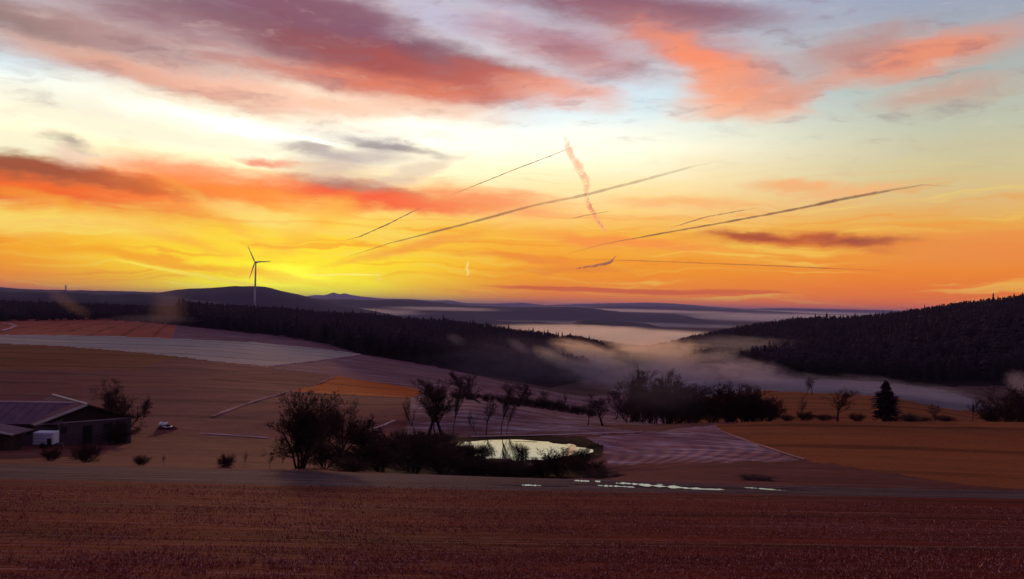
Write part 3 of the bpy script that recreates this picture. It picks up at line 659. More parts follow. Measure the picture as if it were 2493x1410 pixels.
def barn():
    p = at(210, 983, 95); gz = float(height(p[0], p[1]))
    yaw = math.radians(45)                            # gable runs along u, ridge runs back along v
    u = Vector((math.cos(yaw), math.sin(yaw), 0)); v = Vector((-math.sin(yaw), math.cos(yaw), 0))
    root = obj('barn', None); root.location = (p[0], p[1], gz); tag(root, 'low farm barn with dark gable and pale lit ridge beside the field', 'barn')
    hw, L = 5.0, 11.0; ez, rz = -13.85-gz, -12.15-gz; zb = -3.5
    P = lambda a, b, z: u*a+v*b+Vector((0, 0, z))
    m = MB(); V = [P(-hw, 0, zb), P(hw, 0, zb), P(hw, L, zb), P(-hw, L, zb), P(-hw, 0, ez), P(hw, 0, ez), P(hw, L, ez), P(-hw, L, ez)]
    m.add(V, [(0, 1, 5, 4), (1, 2, 6, 5), (2, 3, 7, 6), (3, 0, 4, 7)]); m.build('wall', M['wall'], root)
    # gable boards
    g = obj('gable', None, root); nb = 22
    base = MB(); base.add([P(-hw, .0, ez), P(hw, .0, ez), P(0, .0, rz), P(-hw, .1, ez), P(hw, .1, ez), P(0, .1, rz)], [(0, 1, 2), (5, 4, 3), (0, 3, 4, 1), (1, 4, 5, 2), (2, 5, 3, 0)]); 
    COL.objects.unlink(g); bpy.data.objects.remove(g)
    g = base.build('gable', M['gable'], root)
    for k in range(nb):
        a0, a1 = -hw+2*hw*k/nb+.02, -hw+2*hw*(k+1)/nb-.02
        h = lambda a: ez+(rz-ez)*(1-abs(a)/hw)
        off = -.03-.015*(k % 2)
        b = MB(); b.add([P(a0, off, ez+.02), P(a1, off, ez+.02), P(a1, off, max(ez+.03, h(a1))), P(a0, off, max(ez+.03, h(a0))), P(a0, -.002, ez+.02), P(a1, -.002, ez+.02), P(a1, -.002, max(ez+.03, h(a1))), P(a0, -.002, max(ez+.03, h(a0)))],
                       [(0, 1, 2, 3), (4, 7, 6, 5), (0, 4, 5, 1), (1, 5, 6, 2), (2, 6, 7, 3), (3, 7, 4, 0)])
        b.build('board', M['gable'], g)
    o = .35; sl = (rz-ez)/hw
    er = ez-sl*o
    r = MB(); r.slab([P(-hw-o, -o, er+.12), P(-hw-o, L+o, er+.12), P(0, L+o, rz+.12), P(0, -o, rz+.12)], .12)
    r.slab([P(hw+o, -o, er+.12), P(hw+o, L+o, er+.12), P(0.01, L+o, rz+.12), P(0.01, -o, rz+.12)], .12)
    rf = r.build('roof', M['roof'], root)
    slats(rf, P(-hw-o, -o, er+.12), P(-hw-o, L+o, er+.12), P(-.12, L+o, rz+.08), P(-.12, -o, rz+.08), 14, M['roof'])
    slats(rf, P(hw+o, -o, er+.12), P(hw+o, L+o, er+.12), P(.12, L+o, rz+.08), P(.12, -o, rz+.08), 14, M['roof'])
    c = MB(); c.tube([P(0, -o-.05, rz+.22), P(0, L+o+.05, rz+.22)], .11, 6); c.build('ridge_cap', M['trim'], rf)
    b = MB(); b.slab([P(-hw-o, -o-.06, er+.26), P(-hw-o, -o+.06, er+.26), P(0, -o+.06, rz+.26), P(0, -o-.06, rz+.26)], .22); b.build('bargeboard', M['trim'], rf)
    b = MB(); b.slab([P(hw+o, -o-.06, er+.2), P(hw+o, -o+.06, er+.2), P(0, -o+.06, rz+.2), P(0, -o-.06, rz+.2)], .22); b.build('bargeboard', M['gable'], rf)
    b = MB(); b.slab([P(-hw, -.12, ez+.05), P(hw, -.12, ez+.05), P(hw, -.03, ez+.05), P(-hw, -.03, ez+.05)], .07); b.build('ledge', M['trim'], root)
    for a0, a1, z0, z1, nm in ((-2.9, -1.9, ez-1.15, ez-.45, 'window'), (1.9, 2.9, ez-1.15, ez-.45, 'window'), (-.3, .7, -.6, ez-.5, 'door'), (3.5, 4.5, -1.2, ez-.6, 'door')):
        w_ = MB(); w_.slab([P(a0, -.03, z0), P(a1, -.03, z0), P(a1, -.03, z1), P(a0, -.03, z1)], .02)
        w_ = MB(); w_.add([P(a0, -.02, z0), P(a1, -.02, z0), P(a1, -.02, z1), P(a0, -.02, z1)], [(0, 1, 2, 3)])
        q = w_.build(nm, M['dark'], root)
        fr = MB(); 
        for (s0, s1, t0, t1) in ((a0-.08, a0, z0, z1), (a1, a1+.08, z0, z1), (a0-.08, a1+.08, z1, z1+.08)):
            fr.add([P(s0, -.05, t0), P(s1, -.05, t0), P(s1, -.05, t1), P(s0, -.05, t1), P(s0, -.001, t0), P(s1, -.001, t0), P(s1, -.001, t1), P(s0, -.001, t1)], [(0, 1, 2, 3), (0, 4, 5, 1), (1, 5, 6, 2), (2, 6, 7, 3), (3, 7, 4, 0)])
        fr.build('frame', M['wall'], q)
    # wing at the left whose ridge runs across
    wing = obj('stable', None); wl, wd = 14.0, 9.0; yw = math.radians(4)
    q = at(112, 1080, 92.5); wz = float(height(q[0], q[1])); wing.location = (q[0], q[1], wz)
    tag(wing, 'long purple roofed stable wing left of the dark gabled barn', 'stable')
    uu = Vector((math.cos(yw), math.sin(yw), 0)); vv = Vector((-math.sin(yw), math.cos(yw), 0))
    Q = lambda a, b, z: uu*a+vv*b+Vector((0, 0, z))
    m = MB(); e2, r2 = -13.85-wz, -12.3-wz
    V = [Q(-wl, 0, -3), Q(1.2, 0, -3), Q(1.2, wd, -3), Q(-wl, wd, -3), Q(-wl, 0, e2), Q(1.2, 0, e2), Q(1.2, wd, e2), Q(-wl, wd, e2), Q(-wl, wd/2, r2), Q(1.2, wd/2, r2)]
    m.add(V, [(0, 1, 5, 4), (1, 2, 6, 9, 5), (2, 3, 7, 6), (3, 0, 4, 8, 7)]); m.build('wall', M['wall'], wing)
    r = MB(); r.slab([Q(-wl-.4, -.5, e2-.05), Q(1.4, -.5, e2-.05), Q(1.4, wd/2, r2+.13), Q(-wl-.4, wd/2, r2+.13)], .12)
    r.slab([Q(-wl-.4, wd+.5, e2-.05), Q(1.4, wd+.5, e2-.05), Q(1.4, wd/2+.01, r2+.13), Q(-wl-.4, wd/2+.01, r2+.13)], .12)
    rf = r.build('roof', M['roof2'], wing)
    slats(rf, Q(-wl-.4, -.5, e2-.05), Q(1.4, -.5, e2-.05), Q(1.4, wd/2-.1, r2+.1), Q(-wl-.4, wd/2-.1, r2+.1), 15, M['roof2'])
    c = MB(); c.tube([Q(-wl-.4, wd/2, r2+.2), Q(1.4, wd/2, r2+.2)], .09, 6); c.build('ridge_cap', M['trim'], rf)
    c = MB(); c.tube([Q(-wl-.4, -.58, e2-.08), Q(1.4, -.58, e2-.08)], .09, 6); c.build('gutter', M['gable'], rf)
    for a in (-1.6, -4.4):
        w_ = MB(); w_.add([Q(a-.5, -.02, 1.1), Q(a+.5, -.02, 1.1), Q(a+.5, -.02, 1.9), Q(a-.5, -.02, 1.9)], [(0, 1, 2, 3)]); w_.build('window', M['dark'], wing)
    # trailer in front of the wall
    t = at(112, 1079, 89); tz = float(height(t[0], t[1])); tr = obj('box_trailer', None); tr.location = (t[0], t[1], tz); tr.rotation_euler.z = .1
    tag(tr, 'pale white box trailer parked against the barn wall', 'trailer')
    b = MB(); b.box((0, 0, 1.05), (2.0, 1.5, 1.25)); body = b.build('body', M['white'], tr)
    bv = body.modifiers.new('bevel', 'BEVEL'); bv.width = .06; bv.segments = 2
    for z in (.75, 1.05, 1.35):
        s = MB(); s.box((-.08, -.765, z), (1.8, .03, .035)); s.build('rail', M['steel'], tr)
    s = MB(); s.box((.62, -.765, .75), (.42, .03, .6)); s.build('door', M['dark'], tr)
    for sy in (-1, 1):
        wv = MB(); wv.tube([(0, sy*.68, .3), (0, sy*.86, .3)], .3, 14); wv.build('wheel', M['rubber'], tr)
    s = MB(); s.tube([(1.0, 0, .45), (1.8, 0, .42)], .05, 6); s.tube([(1.7, 0, .42), (1.7, 0, 0)], .04, 6); s.build('drawbar', M['steel'], tr)
    # shed at the frame edge
    s0 = at(2, 1083, 84); sz = float(height(s0[0], s0[1])); sh = obj('shed', None); sh.location = (s0[0]-1.6, s0[1], sz)
    tag(sh, 'dark low shed with pale roof edge at the left picture edge', 'shed')
    m = MB(); m.box((-.4, 1.5, .2), (4.6, 3, 2.7)); m.build('wall', M['gable'], sh)
    r = MB(); r.slab([(-3.4, -.3, 2.6), (2.9, -.3, 1.62), (2.9, 3.4, 1.62), (-3.4, 3.4, 2.6)], .1); rf = r.build('roof', M['roof2'], sh)
    e = MB(); e.slab([(-3.4, -.38, 2.68), (2.95, -.38, 1.70), (2.95, -.28, 1.70), (-3.4, -.28, 2.68)], .16); e.build('bargeboard', M['trim'], rf)
    # heap under white sheets
    hp = ground(405, 1045); hh = obj('sheeted_heap', None); hh.location = hp; tag(hh, 'dark heap partly covered with white sheets right of the barn', 'heap')
    V = []; n = 14
    for k in range(5):
        t_ = k/4
        for a in range(n):
            an = 2*math.pi*a/n; r_ = (1-t_**2)*(1+.15*math.sin(3*an+k))
            V.append((1.5*r_*math.cos(an), 1.0*r_*math.sin(an), -.1+.85*t_+.05*math.sin(5*an+k)*(1-t_)))
    Fq = [(k*n+a, k*n+(a+1) % n, (k+1)*n+(a+1) % n, (k+1)*n+a) for k in range(4) for a in range(n)]
    m = MB(); m.add(V, Fq); m.build('mound', M['straw'], hh, True)
    for (x0, x1, zz, dz) in ((-.95, .25, .66, .1), (-.35, .95, .40, .02)):
        m = MB(); V = []
        for i in range(9):
            for j in range(4):
                X = x0+(x1-x0)*i/8; Y = -.75+.5*j/3*1.6
                V.append((X, Y-.3*(zz < .5), zz+.12*math.sin(i*1.1)*.5+dz*j-.05*(i in (0, 8))))
        m.add(V, [(i*4+j, i*4+4+j, i*4+5+j, i*4+1+j) for i in range(8) for j in range(3)])
        q = m.build('sheet', M['sheet'], hh, True); sm = q.modifiers.new('thick', 'SOLIDIFY'); sm.thickness = .02
barn()

# ------------------------------------------------------------------ bare trees and shrubs
def grow(seed, H, stems, spread, levels, nkids, up=.25, r0=.09, start=.25, twig=.012, lean=0.0, crook=.16):
    """unit builder: returns (trunk arrays, crown arrays) of tapering branches"""
    rr = random.Random(seed); T = MB(); C = MB()
    def tube3(mb, pts, rad, n):
        mb.tube(pts, rad, n, False)
    def branch(p, dr, L, r, lv):
        n = 4 if lv < 2 else (3 if lv < levels else 2); pts = [p]; rad = [r]; q = p.copy(); d = dr.copy()
        for k in range(n):
            d = (d+Vector((rr.gauss(0, crook), rr.gauss(0, crook), rr.gauss(0, crook*.7)+up*.22))).normalized()
            q = q+d*(L/n); pts.append(q.copy()); rad.append(max(twig*.55, r*(1-.75*(k+1)/n)))
        tube3(T if lv == 0 else C, pts, rad, 6 if lv == 0 else (4 if lv == 1 else 3))
        if lv >= levels: return
        for _ in range(nkids[lv]):
            t = start+(1-start)*rr.random() if lv == 0 else .15+.85*rr.random()
            i = min(n-1, int(t*n)); f = t*n-i; bp = pts[i].lerp(pts[i+1], f); ax = (pts[i+1]-pts[i]).normalized()
            an = rr.uniform(0, 2*math.pi); s = ax.orthogonal().normalized(); s = Matrix.Rotation(an, 3, ax) @ s
            th = rr.uniform(.45, 1.05)*spread
            nd = (ax*math.cos(th)+s*math.sin(th)+Vector((0, 0, up*.5))).normalized()
            branch(bp, nd, L*rr.uniform(.38, .62)*(1.1-.35*t), max(twig, rad[i]*rr.uniform(.45, .62)), lv+1)
    for s in range(stems):
        an = rr.uniform(0, 2*math.pi); off = .0 if stems == 1 else .05*H
        dr = Vector((math.cos(an)*(.10+.55*spread*(stems > 1))+lean, math.sin(an)*(.10+.55*spread*(stems > 1)), 1)).normalized()
        branch(Vector((math.cos(an)*off, math.sin(an)*off, -.12)), dr, H*rr.uniform(.62, .78) if stems == 1 else H*rr.uniform(.5, .75), r0*(1 if stems == 1 else .6), 0)
    return T, C
def proto(mb, name, mat):
    me = mesh(name, mb.V, mb.F, True); me.materials.append(mat); return me
PROTO = {}
def make_proto(key, mats, **kw):
    T, C = grow(**kw)
    allV = np.array(T.V+C.V); hgt = np.percentile(allV[:, 2], 99.5); wid = np.percentile(np.abs(allV[:, 0]), 98)*2
    PROTO[key] = (proto(T, 'trunk', mats[0]), proto(C, 'crown', mats[1]), hgt, wid)
B, TW = M['bark'], M['twig']
for i in range(3): make_proto('tree%d' % i, (B, TW), seed=31+i, H=8, stems=1, spread=.75, levels=4, nkids=(16, 8, 6, 3), up=.4, r0=.14, start=.35, twig=.009)
for i in range(2): make_proto('slim%d' % i, (B, TW), seed=51+i, H=8, stems=1, spread=.6, levels=3, nkids=(14, 8, 6), up=.5, r0=.09, start=.4, twig=.010)
for i in range(2): make_proto('wide%d' % i, (B, TW), seed=61+i, H=5, stems=5, spread=1.0, levels=4, nkids=(11, 8, 5, 4), up=.2, r0=.13, start=.2, twig=.009)
for i in range(3): make_proto('shrub%d' % i, (B, TW), seed=71+i, H=2.5, stems=16, spread=1.0, levels=2, nkids=(13, 12), up=.22, r0=.035, start=.10, twig=.008)
for i in range(2): make_proto('dense%d' % i, (B, TW), seed=81+i, H=6, stems=11, spread=.85, levels=4, nkids=(9, 6, 5, 2), up=.3, r0=.11, start=.08, twig=.017)
for i in range(1): make_proto('red%d' % i, (B, M['redtwig']), seed=91+i, H=8, stems=2, spread=.75, levels=3, nkids=(14, 10, 8), up=.4, r0=.13, start=.2, twig=.016)
def plant(kind, name, px, py, hpx, wpx, label, cat, group=None, d=None, rot=None):
    p = on(px, d) if d else ground(px, py, 20)
    dist = math.hypot(p[0], p[1])
    T, C, h, wd = PROTO[kind]
    if d:                                           # base hidden: let the crown top meet the given height above py
        top = at(px, py-hpx, dist)[2]; Hm = max(1.0, top-p[2])
    else: Hm = hpx/FPX*dist
    sw = wpx/FPX*dist/wd; sh = Hm/h
    o = obj(name, None); o.location = p-np.array([0, 0, .03]); o.scale = (sw, sw, sh); o.rotation_euler.z = random.uniform(0, 6.28) if rot is None else rot
    tag(o, label, cat, group)
    obj('trunk' if name.endswith('tree') else 'stems', T, o); obj('crown' if name.endswith('tree') else 'twigs', C, o)
    return o
g1 = 'bare trees round the pond'; g2 = 'bare trees along the brown field edge'; g3 = 'winter shrubs'
for a in [
    ('wide0', 'bare_tree', 730, 1141, 185, 235, 'broad dark bare tree left of the pond, nearest the track', 'tree', g1),
    ('wide1', 'bare_tree', 830, 1100, 130, 150, 'dark rounded bare tree just behind the broad one', 'tree', g1),
    ('tree0', 'bare_tree', 1040, 1066, 130, 110, 'tall bare tree with spreading crown left in the clump by the pond', 'tree', g1),
    ('tree1', 'bare_tree', 1078, 1068, 138, 90, 'tallest bare tree in the middle of the clump by the pond', 'tree', g1),
    ('tree2', 'bare_tree', 1103, 1066, 125, 70, 'straight bare tree at the right of the clump by the pond', 'tree', g1),
    ('slim0', 'bare_tree', 1160, 1062, 65, 40, 'small leaning bare tree left of the pond trees', 'tree', g1),
    ('slim1', 'bare_tree', 1182, 1062, 95, 48, 'slender bare tree between the clump and the forked tree', 'tree', g1),
    ('tree2', 'bare_tree', 1220, 1062, 120, 80, 'forked bare tree with dark tufted crown behind the pond', 'tree', g1),
    ('slim0', 'bare_tree', 1233, 1061, 108, 62, 'thin bare tree close beside the forked tree', 'tree', g1),
    ('tree1', 'bare_tree', 1467, 1037, 78, 62, 'lone bare tree standing on the mound edge', 'tree', g1),
    ('slim1', 'bare_tree', 1430, 1036, 60, 45, 'thin bare tree left of the lone mound tree', 'tree', g1),
    ('wide1', 'bare_tree', 300, 1050, 118, 105, 'hazy bare tree rising behind the barn', 'tree', g1),
    ('slim0', 'bare_tree', 1014, 1066, 108, 60, 'slender bare tree at the left end of the clump by the pond', 'tree', g1),
    ('slim1', 'bare_tree', 1060, 1064, 124, 60, 'slender bare tree between the two tallest of the pond clump', 'tree', g1)]:
    plant(*a)
for a in [  # base hidden in the dip: distance given
    ('red0', 'bare_tree', 1135, 985, 90, 58, 'reddish bare tree above the tall clump, against the forest', 'tree', g1, 185),
    ('tree1', 'bare_tree', 1170, 1010, 85, 70, 'full bare tree standing behind the slender one, left of the forked tree', 'tree', g1, 160),
    ('tree0', 'bare_tree', 1262, 1010, 80, 64, 'full bare tree standing just right behind the forked tree', 'tree', g1, 160),
    ('tree2', 'bare_tree', 1055, 1010, 90, 90, 'full hazy bare tree rising behind the pond clump', 'tree', g1, 165),
    ('tree1', 'bare_tree', 1650, 1045, 125, 95, 'bare tree between the two dark thickets', 'tree', g2, 150),
    ('tree2', 'bare_tree', 1600, 1045, 150, 85, 'tall bare tree at the right of the first thicket', 'tree', g2, 165),
    ('tree0', 'bare_tree', 1550, 1045, 150, 85, 'tall bare tree at the left of the first thicket', 'tree', g2, 165),
    ('slim0', 'bare_tree', 1952, 1030, 78, 42, 'thin dark bare tree at the left of the brown field edge', 'tree', g2, 129),
    ('tree0', 'bare_tree', 2040, 1029, 95, 70, 'crooked bare tree between thicket and conifer', 'tree', g2, 129),
    ('slim1', 'bare_tree', 2275, 1028, 66, 40, 'faint slim bare tree right of the conifer', 'tree', g2, 150),
    ('tree2', 'bare_tree', 2368, 1028, 82, 52, 'bare tree near the right end of the tree line', 'tree', g2, 129),
    ('slim0', 'bare_tree', 1285, 1000, 60, 40, 'thin bare tree in the hedge line, first right of the forked tree', 'tree', g1, 190),
    ('slim1', 'bare_tree', 1322, 1004, 54, 40, 'thin bare tree in the middle of the hedge line beyond the mound', 'tree', g1, 190),
    ('slim0', 'bare_tree', 1362, 1010, 58, 36, 'thin bare tree near the right end of the hedge line', 'tree', g1, 188),
    ('slim1', 'bare_tree', 1500, 1030, 66, 44, 'thin bare tree just right of the lone mound tree', 'tree', g1, 160),
    ('slim1', 'bare_tree', 1245, 990, 60, 44, 'hazy thin tree showing behind the forked tree', 'tree', g1, 195),
    ('slim0', 'bare_tree', 1963, 955, 46, 34, 'misty bare tree standing left of a pair in the fog', 'tree', 'pair of trees in the mist', 330),
    ('slim1', 'bare_tree', 1976, 955, 46, 28, 'misty bare tree standing right of a pair in the fog', 'tree', 'pair of trees in the mist', 332)]:
    plant(*a[:9], d=a[9])
for a in [
    ('dense0', 'thicket_shrub', 1535, 1046, 102, 110, 'black tall shrub at the left end of the first thicket', 'shrub', 'dark thicket', 150),
    ('dense1', 'thicket_shrub', 1590, 1048, 106, 110, 'black tall shrub in the middle of the first thicket', 'shrub', 'dark thicket', 152),
    ('dense0', 'thicket_shrub', 1640, 1045, 97, 95, 'black tall shrub at the right end of the first thicket', 'shrub', 'dark thicket', 150),
    ('dense1', 'thicket_shrub', 1735, 1040, 100, 100, 'black shrub at the left end of the second thicket', 'shrub', 'dark thicket', 142),
    ('dense0', 'thicket_shrub', 1785, 1038, 108, 110, 'black tall shrub in the middle of the second thicket', 'shrub', 'dark thicket', 142),
    ('dense1', 'thicket_shrub', 1825, 1037, 105, 100, 'black tall shrub right of the middle of the second thicket', 'shrub', 'dark thicket', 142),
    ('dense0', 'thicket_shrub', 1865, 1036, 75, 80, 'low black shrub at the right end of the second thicket', 'shrub', 'dark thicket', 141),
    ('dense1', 'thicket_shrub', 1690, 1044, 70, 80, 'low black shrub joining the two thickets', 'shrub', 'dark thicket', 142),
    ('dense0', 'thicket_shrub', 1760, 1038, 80, 110, 'black filling shrub at the left of the second thicket', 'shrub', 'dark thicket', 144),
    ('dense1', 'thicket_shrub', 1805, 1037, 85, 120, 'black filling shrub in the heart of the second thicket', 'shrub', 'dark thicket', 146),
    ('dense0', 'thicket_shrub', 1845, 1036, 80, 100, 'black filling shrub at the right of the second thicket', 'shrub', 'dark thicket', 144),
    ('dense1', 'thicket_shrub', 1560, 1030, 110, 120, 'black filling shrub at the left of the first thicket', 'shrub', 'dark thicket', 170),
    ('dense0', 'thicket_shrub', 1620, 1030, 115, 120, 'black filling shrub at the right of the first thicket', 'shrub', 'dark thicket', 172),
    ('dense1', 'thicket_shrub', 1670, 1030, 95, 110, 'black filling shrub between both thickets', 'shrub', 'dark thicket', 170),
    ('dense1', 'thicket_shrub', 2470, 1027, 110, 120, 'big black thicket shrub at the right picture edge', 'shrub', 'dark thicket', 160),
    ('dense0', 'thicket_shrub', 2435, 1026, 80, 80, 'black thicket shrub left of the biggest edge shrub', 'shrub', 'dark thicket', 165),
    ('shrub0', 'shrub', 1918, 1028, 26, 36, 'small round shrub beside the second thicket', 'shrub', g2, 128),
    ('shrub1', 'shrub', 1962, 1028, 40, 40, 'small shrub at the foot of the thin dark tree', 'shrub', g2, 128),
    ('shrub2', 'shrub', 2010, 1028, 36, 50, 'small shrub left of the crooked tree foot', 'shrub', g2, 128),
    ('shrub0', 'shrub', 2088, 1028, 42, 36, 'upright shrub between crooked tree and conifer', 'shrub', g2, 128),
    ('shrub1', 'shrub', 2225, 1028, 34, 80, 'wide low shrub right of the conifer', 'shrub', g2, 128),
    ('shrub2', 'shrub', 2300, 1028, 26, 56, 'low flat shrub under the faint slim tree', 'shrub', g2, 128),
    ('shrub0', 'shrub', 1118, 985, 34, 44, 'reddish twiggy shrub at the left end of the hedge, under the reddish tree', 'shrub', g3, 182),
    ('shrub1', 'shrub', 1150, 990, 36, 46, 'reddish twiggy shrub in the hedge just right of the reddish tree', 'shrub', g3, 184),
    ('shrub2', 'shrub', 1190, 994, 38, 46, 'reddish twiggy shrub in the hedge left of the forked tree', 'shrub', g3, 186),
    ('shrub0', 'shrub', 1225, 998, 36, 44, 'reddish twiggy shrub in the hedge right behind the forked tree', 'shrub', g3, 188),
    ('shrub1', 'shrub', 1275, 1002, 36, 46, 'reddish twiggy shrub in the hedge by the first thin hedge tree', 'shrub', g3, 190),
    ('shrub2', 'shrub', 1320, 1007, 34, 44, 'reddish twiggy shrub in the hedge by the middle thin hedge tree', 'shrub', g3, 190),
    ('shrub0', 'shrub', 1368, 1013, 36, 44, 'reddish twiggy shrub in the hedge by the right thin hedge tree', 'shrub', g3, 188),
    ('shrub1', 'shrub', 1412, 1020, 34, 44, 'reddish twiggy shrub in the hedge right of its last thin tree', 'shrub', g3, 184),
    ('shrub2', 'shrub', 1440, 1026, 30, 40, 'reddish twiggy shrub at the right end of the hedge, by the lone mound tree', 'shrub', g3, 176),
    ('shrub0', 'shrub', 1300, 1005, 36, 50, 'reddish shrub in the hedge beyond the mound, left part', 'shrub', g3, 190),
    ('shrub1', 'shrub', 1345, 1010, 40, 50, 'reddish shrub in the hedge beyond the mound, middle part', 'shrub', g3, 190),
    ('shrub2', 'shrub', 1390, 1018, 34, 46, 'reddish shrub in the hedge beyond the mound, right part', 'shrub', g3, 185),
    ('shrub1', 'shrub', 1255, 1000, 34, 50, 'reddish hedge shrub behind the forked tree', 'shrub', g3, 185)]:
    plant(*a[:9], d=a[9])
gp = 'dark shrubs round the pond'
for a in [
    ('shrub0', 'shrub', 1272, 1114, 34, 48, 'round twiggy bush standing out against the bright pond', 'shrub', gp),
    ('shrub1', 'shrub', 1135, 1118, 34, 52, 'twiggy bush at the left end of the bright pond', 'shrub', gp),
    ('shrub2', 'shrub', 1175, 1117, 34, 56, 'twiggy bush in front of the left half of the pond', 'shrub', gp),
    ('dense1', 'shrub', 1362, 1158, 62, 130, 'big black bush in front of the right end of the pond', 'shrub', gp),
    ('shrub2', 'shrub', 1400, 1150, 45, 80, 'black bush right of the biggest pond bush', 'shrub', gp),
    ('dense0', 'shrub', 1010, 1152, 95, 170, 'black mound of bushes left of the pond', 'shrub', gp),
    ('dense1', 'shrub', 930, 1150, 75, 150, 'black bushes between broad tree and black mound', 'shrub', gp),
    ('dense0', 'shrub', 1080, 1155, 80, 130, 'black bush touching the left pond shore', 'shrub', gp),
    ('shrub0', 'shrub', 1150, 1156, 42, 110, 'low black bush below the left half of the pond', 'shrub', gp),
    ('shrub1', 'shrub', 1220, 1159, 34, 110, 'low black bush below the middle of the pond', 'shrub', gp),
    ('shrub2', 'shrub', 1285, 1160, 28, 90, 'low black bush left of the biggest pond bush', 'shrub', gp),
    ('shrub1', 'shrub', 850, 1148, 34, 100, 'low dark bush right of the foot of the broad tree', 'shrub', gp),
    ('shrub1', 'shrub', 1470, 1164, 16, 110, 'flat dark tuft right of the big black bush', 'shrub', gp),
    ('shrub0', 'shrub', 1000, 1090, 45, 90, 'dark bush at the foot of the tall clump', 'shrub', gp),
    ('shrub2', 'shrub', 1070, 1086, 36, 90, 'dark bush under the tallest tree of the clump', 'shrub', gp),
    ('dense0', 'shrub', 770, 1080, 80, 130, 'dark shrub behind the broad tree at left', 'shrub', gp),
    ('dense1', 'shrub', 880, 1146, 62, 120, 'black bush between the broad tree foot and the black bushes', 'shrub', gp),
    ('dense0', 'shrub', 965, 1120, 62, 130, 'black bush behind the black mound left of the pond', 'shrub', gp),
    ('dense1', 'shrub', 1040, 1120, 66, 120, 'black bush behind the mound, under the tall clump', 'shrub', gp),
    ('dense0', 'shrub', 1120, 1150, 46, 110, 'black bush at the near left corner of the pond', 'shrub', gp),
    ('dense1', 'shrub', 1185, 1158, 36, 110, 'low black bush below the left reflections', 'shrub', gp),
    ('dense0', 'shrub', 1325, 1160, 46, 90, 'black bush just left of the biggest pond bush', 'shrub', gp),
    ('dense0', 'shrub', 1395, 1135, 46, 90, 'black bush behind the biggest pond bush, touching the water', 'shrub', gp),
    ('shrub1', 'shrub', 1155, 1110, 30, 60, 'twiggy bush standing in the left tip of the pond', 'shrub', gp),
    ('shrub2', 'shrub', 1118, 1108, 30, 60, 'dark twiggy bush on the far left pond shore', 'shrub', gp),
    ('dense1', 'shrub', 790, 1140, 70, 120, 'black bush filling the foot of the broad tree on its right', 'shrub', gp),
    ('dense0', 'shrub', 905, 1105, 70, 130, 'black bush behind the bushes right of the broad tree', 'shrub', gp),
    ('shrub0', 'shrub', 1240, 1150, 34, 90, 'low black bush before the bright middle of the pond', 'shrub', gp),
    ('dense0', 'shrub', 1430, 1160, 40, 80, 'black bush tailing off at the right of the pond bushes', 'shrub', gp),
    ('shrub2', 'shrub', 210, 1126, 46, 80, 'dark round shrub below the barn', 'shrub', g3),
    ('shrub0', 'shrub', 345, 1132, 22, 40, 'small dark shrub right below the barn', 'shrub', g3),
    ('shrub1', 'shrub', 550, 1138, 32, 40, 'small shrub leaning on the slope left of the broad tree', 'shrub', g3),
    ('slim0', 'sapling', 596, 1137, 38, 22, 'thin sapling left of the broad bare tree', 'sapling', g3),
    ('slim1', 'sapling', 655, 1140, 32, 22, 'thin sapling close to the broad bare tree', 'sapling', g3),
    ('slim0', 'sapling', 400, 1134, 26, 18, 'tiny sapling right of the small dark shrub', 'sapling', g3),
    ('shrub1', 'shrub', 122, 1122, 30, 34, 'small dry shrub below the white trailer', 'shrub', g3),
    ('dense1', 'shrub', 275, 1082, 50, 90, 'dark bush at the right corner of the barn', 'shrub', g3),
    ('shrub0', 'shrub', 1840, 1170, 11, 90, 'flat dark tuft beside the long thin puddle', 'shrub', g3)]:
    plant(*a)

# ------------------------------------------------------------------ conifers: the lone one, forests
def spruce(seed, tiers=9, pts=9, wid=.2, bare=.06, ragged=.35, pine=False):
    rr = random.Random(seed); C = MB()
    for k in range(tiers):
        t = k/(tiers-1)
        z = bare+(1-bare)*(t**.92)*.93
        r = wid*((1-t)**.8+.06)*rr.uniform(.82, 1.15)
        if pine: r = wid*(.55+.75*math.sin(math.pi*min(1, .15+t*.85)))*rr.uniform(.8, 1.1); z = bare+(1-bare)*t*.85
        dz = (1-bare)/tiers*(1.5 if not pine else 1.1); n = pts+(k < tiers/2)*2
        V = [(0, 0, min(1.0, z+dz))]; a0 = rr.random()*6.28
        for i in range(2*n):
            a = a0+math.pi*i/n; q = r*(rr.uniform(1-ragged, 1.1) if i % 2 == 0 else rr.uniform(.35, .55))
            V.append((q*math.cos(a), q*math.sin(a), z-(.035 if i % 2 == 0 else -.01)*rr.uniform(.6, 1.4)+rr.uniform(-.01, .01)))
        Fc = [(0, 1+i, 1+(i+1) % (2*n)) for i in range(2*n)]
        C.add(V, Fc)
    T = MB(); T.tube([(0, 0, -.04), (0, 0, bare+.1), (0, 0, .9)], [.014, .012, .003], 5)
    return T, C
SPR = []
for i, kw in enumerate([dict(seed=1), dict(seed=2, wid=.17, tiers=10), dict(seed=3, wid=.23, tiers=8), dict(seed=4, wid=.24, tiers=6, bare=.35, pine=True, pts=7), dict(seed=5, wid=.28, tiers=6, bare=.28, pine=True, pts=8)]):
    T, C = spruce(**kw)
    SPR.append((T, C, proto(T, 'trunk', B), proto(C, 'crown', M['needles'] if i < 3 else M['needles2'])))
LOW = [spruce(11, 6, 4, .20, ragged=.3)[1], spruce(12, 6, 4, .17, ragged=.3)[1], spruce(13, 5, 5, .23, ragged=.3)[1], spruce(14, 4, 5, .26, .3, .35, True)[1], spruce(15, 4, 5, .28, .25, .35, True)[1]]
